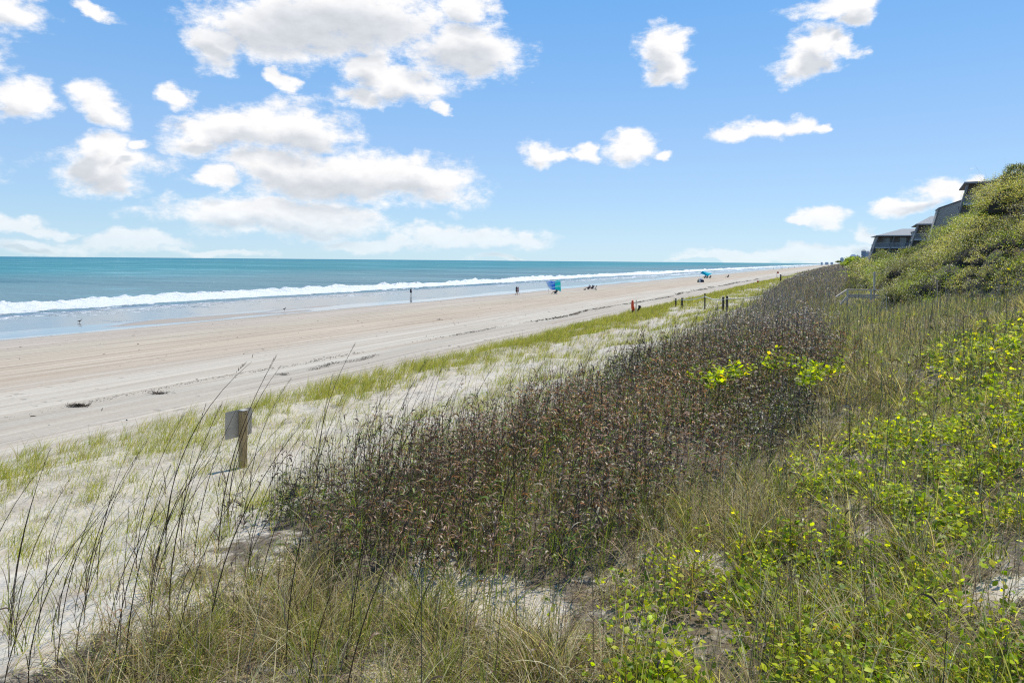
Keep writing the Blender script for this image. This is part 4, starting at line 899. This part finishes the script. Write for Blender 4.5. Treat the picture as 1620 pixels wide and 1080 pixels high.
def canopy(name, label, g0, rz, fn, mat, poles, nx=26, ny=14):
    root = empty(name, g0, rz); tag(root, label, 'sun shade')
    vs = []; fs = []; uv = []
    for j in range(ny+1):
        for i in range(nx+1): vs.append(fn(i/nx, j/ny)); uv.append((i/nx, j/ny))
    for j in range(ny):
        for i in range(nx): a = j*(nx+1)+i; fs.append((a, a+1, a+nx+2, a+nx+1))
    me = bpy.data.meshes.new('canopy_cloth'); me.from_pydata(vs, [], fs); ul = me.uv_layers.new(name='UVMap')
    for l in me.loops: ul.data[l.index].uv = uv[l.vertex_index]
    for p in me.polygons: p.use_smooth = True
    me.materials.append(mat); o = bpy.data.objects.new('canopy_cloth', me); COL.objects.link(o); o.parent = root
    sd = o.modifiers.new('thick', 'SOLIDIFY'); sd.thickness = .015
    m = MB()
    for pl in poles: m.tube(pl, [.025]*len(pl), 6)
    m.build('pole', M['rail'], root)
g0 = ground(872, 465); s = project(*g0)[2]/FOC
# cloth flies in the plane seen face-on; left light/blue, right teal
tl, tr, bl, br = (-8,19.5), (14.5,21.5), (-3.5,8.5), (15.5,4.5)
def fn1(u, v):
    a = [tl[k]*(1-u)+tr[k]*u for k in (0,1)]; b = [bl[k]*(1-u)+br[k]*u for k in (0,1)]
    x = a[0]*(1-v)+b[0]*v; z = a[1]*(1-v)+b[1]*v; z += .8*math.sin(u*9+v*2)*(1-.3*v)
    return (x*s, (math.sin(u*11+v*3)*.9+math.sin(v*6+u*4)*1.1-v*3)*s, z*s)
canopy('wind_shade', 'blue and teal striped cloth sun shade flying in the wind beside the walkers', g0, toCam(g0), fn1,
    cloth_mat('striped_cloth', [(0,(.66,.76,.95)),(.16,(.40,.58,.92)),(.30,(.10,.34,.85)),(.50,(.05,.22,.75)),(.56,(.02,.75,.68)),(1,(.02,.75,.68))], True),
    [[(-3.6*s,0,0),(-4.5*s,0,8*s),(-8*s,0,19.5*s)], [(6*s,.2,0),(9*s,.2,6*s),(14.5*s,0,21.5*s)]])
g1 = g0+Vector((Rv[0]*3*s, Rv[1]*3*s, 0)); person(g1+Vector((Rv[0]*.5,Rv[1]*.5,-.05)), toCam(g1)+rad(-100), 'person in black sitting under the striped sun shade', 'sit', 'black', 'black', 1.1); chair(g1+Vector((Rv[0]*.5,Rv[1]*.5,0)), toCam(g1)+rad(-100), 'black beach chair under the striped sun shade', 'black', 1.15)
g0 = ground(1117, 440.5); s = project(*g0)[2]/FOC
def fn2(u, v):
    A = ((-9.5,7.2),(-5.5,11.5),(8.5,8.2)); # front edge polyline far-left, peak, right
    B = ((-7.5,7.6),(2,3.6),(4,5.0),(9,7.8))
    def pl(P, t):
        t *= len(P)-1; i = min(int(t), len(P)-2); f = t-i; return tuple(P[i][k]*(1-f)+P[i+1][k]*f for k in (0,1))
    a, b = pl(A, u), pl(B, u); return ((a[0]*(1-v)+b[0]*v)*s, (v*-5+.4*math.sin(u*8))*s, (a[1]*(1-v)+b[1]*v+.4*math.sin(v*3.1)*math.sin(u*9))*s)
canopy('wind_shade', 'plain bright turquoise cloth sun shade flying on a pole further along the beach', g0, toCam(g0), fn2,
    cloth_mat('turquoise_cloth', [(0,(.0,.42,.55)),(.4,(.0,.45,.6)),(.55,(.0,.72,.82)),(1,(.0,.68,.78))], False), [[(-9.5*s,0,0),(-9.8*s,0,4*s),(-9.5*s,0,7.2*s)],[(3*s,-3*s,0),(3.2*s,-2*s,5*s)]])
for dx, lab, labc in ((-2.2,'left person sitting low under the turquoise shade','chair of the left person under the turquoise shade'),(1.2,'middle person sitting low under the turquoise shade','chair of the middle person under the turquoise shade'),(6.2,'person sitting apart at the right edge of the turquoise shade','chair at the right edge of the turquoise shade')):
    q = g0+Vector((Rv[0]*dx*s, Rv[1]*dx*s, 0)); q = gz(q.x, q.y); a = toCam(q)+rad(-95); person(q+Vector((0,0,-.03)), a, lab, 'sit', 'dark', 'black', 1.3); chair(q, a, labc, 'navy', 1.3)
# small dome tent
g0 = ground(1108.5, 446.5); s = project(*g0)[2]/FOC; root = empty('beach_tent', g0, toCam(g0)); tag(root, 'small white and navy beach tent on the sand before the turquoise shade', 'tent')
w = 5*s; m = MB(); m.tube([(-w,0,0),(-w*.98,0,3*s),(-w*.6,0,5.4*s),(-w*.4,0,5.8*s)], [.05]*4, 6); m.tube([(w,0,0),(w*.98,0,3*s),(w*.6,0,5.0*s)], [.05]*3, 6); m.build('frame', M['dark'], root)
m = MB(); m.prism([(-w*.5,4.2*s),(-w*.3,6.2*s),(0,7.2*s),(w*.3,6.6*s),(w*.75,4.6*s),(w*.5,4*s)], -w*.45, w*.45); m.build('roof', M['white'], root, bevel=.1)
m = MB(); m.prism([(-w,0),(-w*.95,3.2*s),(-w*.55,4.6*s),(-w*.45,0)], -w*.5, w*.5); m.build('side_wall', M['sage'], root, bevel=.08)
m = MB(); m.prism([(-w*.44,0),(-w*.44,4.1*s),(w*.6,4.3*s),(w*.97,3*s),(w,0)], -w*.48, w*.48); m.build('side_wall', M['navy'], root, bevel=.08)
m = MB(); m.prism([(-w*.42,.3*s),(-w*.42,3.6*s),(-w*.05,3.8*s),(-w*.05,.3*s)], -w*.52, -w*.485); m.build('door_flap', M['white'], root)
seated(1151.5, 439.2, rad(-85), 'person sitting alone in a chair right of the turquoise shade', 'chair of the lone sitter right of the turquoise shade', 'dark', 'dark', 'sage', 1.3)
for px, py, lab in ((1224,426.3,'tiny far person standing at the water edge, leftmost of the far ones'),(1237,425.6,'tiny far person near the surf, second of the far ones'),(1247.5,425.0,'tiny far person near the surf, third of the far ones'),(1256.5,424.2,'tiny far person near the surf, rightmost of the far ones'),(1281,421,'faintest tiny person on the farthest stretch of beach')):
    g0 = ground(px, py); person(g0, toCam(g0)+1, lab, 'sit' if px in (1237,1247.5) else 'stand', 'dark', 'dark', 1.25)
# ---- shore birds
def bird(px, py, label):
    g0 = ground(px, py); root = empty('shore_bird', g0, toCam(g0)+1.2); tag(root, label, 'bird', 'shore birds on the wet sand')
    skinned('body', [((0,0,.24),.075),((0,.14,.22),.045),((0,.26,.20),.015),((0,-.10,.28),.06),((0,-.15,.36),.028),((0,-.18,.42),.036),((0,-.30,.40),.008)], [(0,1),(1,2),(0,3),(3,4),(4,5),(5,6)], M['brownc'], root)
    for x in (.03, -.03):
        m = MB(); m.tube([(x,0,.2),(x,.03,.1),(x,0,0)], [.01]*3, 5); m.build('leg', M['dark'], root)
bird(126, 511, 'small shore bird on the wet sand at the far left'); bird(450, 491, 'small shore bird on the wet sand near the sandbar')
# ------------------------------------------------------------------ wrack: seaweed and driftwood
wr = Batch()
def wrk(x, y, L, W): 
    n = len(x); c = pal(n, [(.06,.045,.03),(.12,.09,.06),(.20,.16,.11)], [3,3,1]); wr.add(ribbons(XYZ(x, y, .015), rng.uniform(0, 6.28, n), rng.uniform(.3, 1, n)*L, W, rng.uniform(1.3, 1.6, n), rng.uniform(-.5, .3, n), 2, [.6,1,.2], c, c, rng.normal(0, .6, n)))
for y0, y1, dn, L, W in ((10,30,90,.13,.018),(30,60,90,.2,.03),(60,120,40,.4,.07),(120,260,9,.8,.14)):
    x, y = scatter(-28.6, -25, y0, y1, dn, lambda a, b: np.exp(-((a+26.6-fbm(b*.06, b*0, 131)*3)/.28)**2)*np.clip(clumpy(a*.2, b, .16, 132)*2.2-.55, .02, 1)); wrk(x, y, L, W)
x, y = scatter(-62, -21, 12, 120, .05); wrk(x, y, .3, .05)
o = wr.build('seaweed_wrack', M['stem']); tag(o, 'thin dark line of dried seaweed along the upper beach', 'seaweed', kind='stuff')
def clump(px, py, w, label, name='seaweed_clump', n=260, stretch=1.6, along=0):
    g0 = ground(px, py); b = Batch(); d = project(*g0)[2]; R = w*d/FOC
    t = rng.normal(0, R*.38, n); q = rng.normal(0, R*.12*stretch, n); x = Rv[0]*t+Fv[0]*q*.6; y = Rv[1]*t+Fv[1]*q*.6
    if along: x = rng.normal(0, .16, n); y = rng.uniform(-along, along, n); x = x+.25*np.sin(y*1.7)
    c = pal(n, [(.05,.038,.028),(.10,.075,.05),(.16,.12,.08)], [4,3,1])
    b.add(ribbons(np.stack([x, y, rng.uniform(0, .07, n)], -1), rng.uniform(0, 6.28, n), (.3 if along else R)*rng.uniform(.12, .35, n), .022, rng.uniform(.9, 1.7, n), rng.uniform(-.8, .6, n), 3, [.5,1,.8,.2], c, c, rng.normal(0, .7, n)))
    if not along:
        b.add(ribbons(np.array([[-R*.6*Rv[0], -R*.6*Rv[1], .03]]), np.array([YAW]), R*1.2, .03, 1.5, .15, 8, [1]*9, c[:1], c[:1]))
    o = b.build(name, M['stem']); o.location = g0; tag(o, label, 'seaweed', kind='stuff' if along else None)
clump(125, 643, 22, 'dark heap of dried seaweed at the left of the wrack line')
clump(252, 623, 22, 'thin twiggy seaweed heap on the wrack line, left of the sign', n=120)
clump(548, 573, 12, 'longest dark strand of seaweed on the wrack line right of the sign', n=700, along=3.2)
clump(447, 593, 14, 'small seaweed scrap between the sign and the longest strand', n=70)
clump(695, 506, 7, 'small dark scrap on the open beach sand below the walkers', n=50)
# ------------------------------------------------------------------ light, sky
SUN_EL = rad(60); sd_ = Fv*.6+Rv*.40; SUN_AZ = math.atan2(sd_[0], sd_[1])
sv = Vector((math.cos(SUN_EL)*math.sin(SUN_AZ), math.cos(SUN_EL)*math.cos(SUN_AZ), math.sin(SUN_EL)))
ld = bpy.data.lights.new('sun', 'SUN'); ld.energy = 4.9; ld.angle = rad(.5); ld.color = (1,.94,.82)
lo = bpy.data.objects.new('sun', ld); COL.objects.link(lo); lo.rotation_euler = sv.to_track_quat('Z', 'Y').to_euler(); lo.location = (0,0,60)
W = bpy.data.worlds.new('World'); S.world = W; W.use_nodes = True; nt = W.node_tree; nt.nodes.clear(); g = N(nt)
wout = g.node('ShaderNodeOutputWorld'); bg = g.node('ShaderNodeBackground'); nt.links.new(bg.outputs[0], wout.inputs[0])
sky = g.node('ShaderNodeTexSky', sky_type='NISHITA'); sky.sun_disc = False; sky.sun_elevation = SUN_EL; sky.sun_rotation = SUN_AZ
sky.altitude = 0; sky.air_density = 1.0; sky.dust_density = .6; sky.ozone_density = 1.6
SKY_STR = .12
tc = g.node('ShaderNodeTexCoord').outputs['Generated']; sp = g.node('ShaderNodeSeparateXYZ'); nt.links.new(tc, sp.inputs[0])
az = g.math('ARCTAN2', sp.outputs[0], sp.outputs[1])
hyp = g.math('SQRT', g.math('ADD', g.math('MULTIPLY', sp.outputs[0], sp.outputs[0]), g.math('MULTIPLY', sp.outputs[1], sp.outputs[1])))
el = g.math('DIVIDE', sp.outputs[2], g.math('MAXIMUM', hyp, .001))
cb = g.node('ShaderNodeCombineXYZ'); nt.links.new(az, cb.inputs[0]); nt.links.new(el, cb.inputs[1]); Pc = cb.outputs[0]
CL = [(430,45,120,52),(545,28,175,62),(735,80,92,44),(740,15,50,30),(335,72,48,40),(575,110,42,32),(640,135,72,28),(570,150,48,18),(694,168,14,11),(22,20,55,34),(150,12,34,10),
  (32,155,46,34),(160,163,43,30),(292,155,26,17),(460,125,20,17),(155,232,48,24),(175,262,88,36),(215,232,22,12),(330,208,70,22),(395,205,90,34),(480,205,70,42),(300,225,52,22),
  (440,265,95,28),(545,283,165,46),(660,290,95,36),(340,278,26,18),(400,338,140,26),(500,350,110,26),
  (1045,75,36,30),(1055,108,38,26),(1300,75,38,36),(1268,103,50,26),(1340,80,22,18),(1330,5,80,20),(1345,25,30,14),(1160,206,42,15),(1215,200,36,15),(1262,192,30,14),(1290,190,16,9),
  (855,240,30,22),(882,247,20,10),(920,240,20,13),(995,232,38,22),(1045,240,16,7),(740,375,125,15),(600,388,80,12),(840,376,24,10),(200,385,105,16),(50,390,70,12),(50,360,75,7),(340,400,90,6),
  (1302,346,38,17),(1265,355,20,6),(1480,305,55,20),(1425,328,45,18),(1520,315,40,14),(1370,373,20,14),(1300,400,90,14),(1200,405,110,9),(1110,410,40,4),(1550,282,22,14),(800,408,60,5),
  (1700,120,60,40),(1750,260,90,30),(-80,80,80,30),(-120,250,110,40),(-60,350,120,14)]
def blobs(Pv):
    mn = None
    for px, py, rx, ry in CL:
        r, u = ray(px, py); a = YAW*-1+math.atan(r); t = u/math.sqrt(1+r*r); sc = math.cos(math.atan(r))
        RX = rx/FOC*sc*sc*1.16; RY = ry/FOC*sc*1.16
        v = g.vmath('MULTIPLY_ADD', Pv, (1/RX, 1/RY, 0.), (-a/RX, -t/RY, 0.)); l = g.vmath('LENGTH', v)
        mn = l if mn is None else g.math('SMOOTH_MIN' if False else 'MINIMUM', mn, l)
    return mn
wn = g.noise(g.vmath('MULTIPLY', Pc, (1,1.5,1)), 11, 3, .5, color=True)
Pw = g.vmath('ADD', Pc, g.vmath('MULTIPLY', g.vmath('SUBTRACT', wn, (.5,.5,.5)), (.10,.055,0)))
wn2 = g.noise(g.vmath('MULTIPLY', Pc, (1,1.4,1)), 42, 4, .6, color=True)
Pw = g.vmath('ADD', Pw, g.vmath('MULTIPLY', g.vmath('SUBTRACT', wn2, (.5,.5,.5)), (.022,.016,0)))
fb = g.noise(g.vmath('MULTIPLY', Pc, (1,1.6,1)), 26, 9, .66)
F0 = g.math('SUBTRACT', 1.0, blobs(Pw))
Pup = g.vmath('ADD', Pw, (.012,.026,0)); F1 = g.math('SUBTRACT', 1.0, blobs(Pup))
fb2 = g.noise(g.vmath('MULTIPLY', g.vmath('ADD', Pc, (.006,.010,0)), (1,1.6,1)), 26, 5, .66)
dens = g.math('ADD', g.math('MULTIPLY', F0, 1.15), g.math('MULTIPLY', g.math('SUBTRACT', fb, .5), 1.9))
alpha = g.mr(dens, -.20, .56)
thin = g.math('MULTIPLY', alpha, g.mr(el, 0, .09, .42, .97))
shade = g.math('MULTIPLY', g.mr(F1, .05, .70), g.mr(F0, .0, .45))
relief = g.math('MULTIPLY', g.math('SUBTRACT', fb, fb2), .22)
lum = g.math('SUBTRACT', g.math('ADD', 1.0, relief), g.math('MULTIPLY', shade, .29))
ccol = g.mix(shade, (1.0,.985,.975,1), (.94,.975,1.03,1))
K = 1.06
cc = g.vmath('MULTIPLY', ccol, (K,K,K)); cs = g.node('ShaderNodeVectorMath', operation='SCALE'); nt.links.new(cc, cs.inputs[0]); nt.links.new(lum, cs.inputs['Scale'])
skyc = g.vmath('MULTIPLY', sky.outputs[0], (SKY_STR,SKY_STR,SKY_STR))
tint = g.ramp(g.mr(el, 0, .5, 0, 1, False), [(0,(.80,1.10,1.60)),(.036,(.75,.95,1.40)),(.09,(.70,.86,1.10)),(.30,(.70,.80,.96)),(.74,(.55,.86,1.04)),(1.0,(.52,.86,1.04))])
skyc = g.vmath('MULTIPLY', skyc, tint)
grad = g.ramp(g.mr(el, 0, .5, 0, 1, False), [(0,(.59,.80,.90)),(.05,(.52,.745,.91)),(.16,(.42,.66,.92)),(.32,(.34,.575,.92)),(.55,(.235,.49,.88)),(.78,(.165,.415,.85)),(1.0,(.13,.37,.80))])
skyc = g.vmath('MULTIPLY', g.mix(.7, skyc, grad), (1.08,1.08,1.08))
fin = g.mix(thin, skyc, cs.outputs[0])
nt.links.new(fin, bg.inputs[0]); bg.inputs[1].default_value = 1.0
# ------------------------------------------------------------------ camera
cd = bpy.data.cameras.new('camera'); cd.sensor_width = 36; cd.lens = 24; cd.shift_y = -128/1620; cd.clip_end = 40000; cd.clip_start = .1
co = bpy.data.objects.new('camera', cd); COL.objects.link(co)
co.matrix_world = Matrix.Translation((0,0,H)) @ Matrix.Rotation(YAW, 4, 'Z') @ Matrix.Rotation(rad(90), 4, 'X') @ Matrix.Rotation(ROLL, 4, 'Z')
S.camera = co
vs_ = S.view_settings; vs_.view_transform = 'Standard'; vs_.look = 'None'; vs_.exposure = -.02; vs_.gamma = 1
cy = S.cycles; cy.sample_clamp_direct = 5; cy.sample_clamp_indirect = 4; cy.max_bounces = 5; cy.diffuse_bounces = 3; cy.glossy_bounces = 2; cy.transmission_bounces = 2; cy.transparent_max_bounces = 4; cy.use_denoising = False; cy.filter_width = 1.2
print('SCENE_FACES', sum(len(o.data.polygons) for o in S.objects if o.type == 'MESH'))
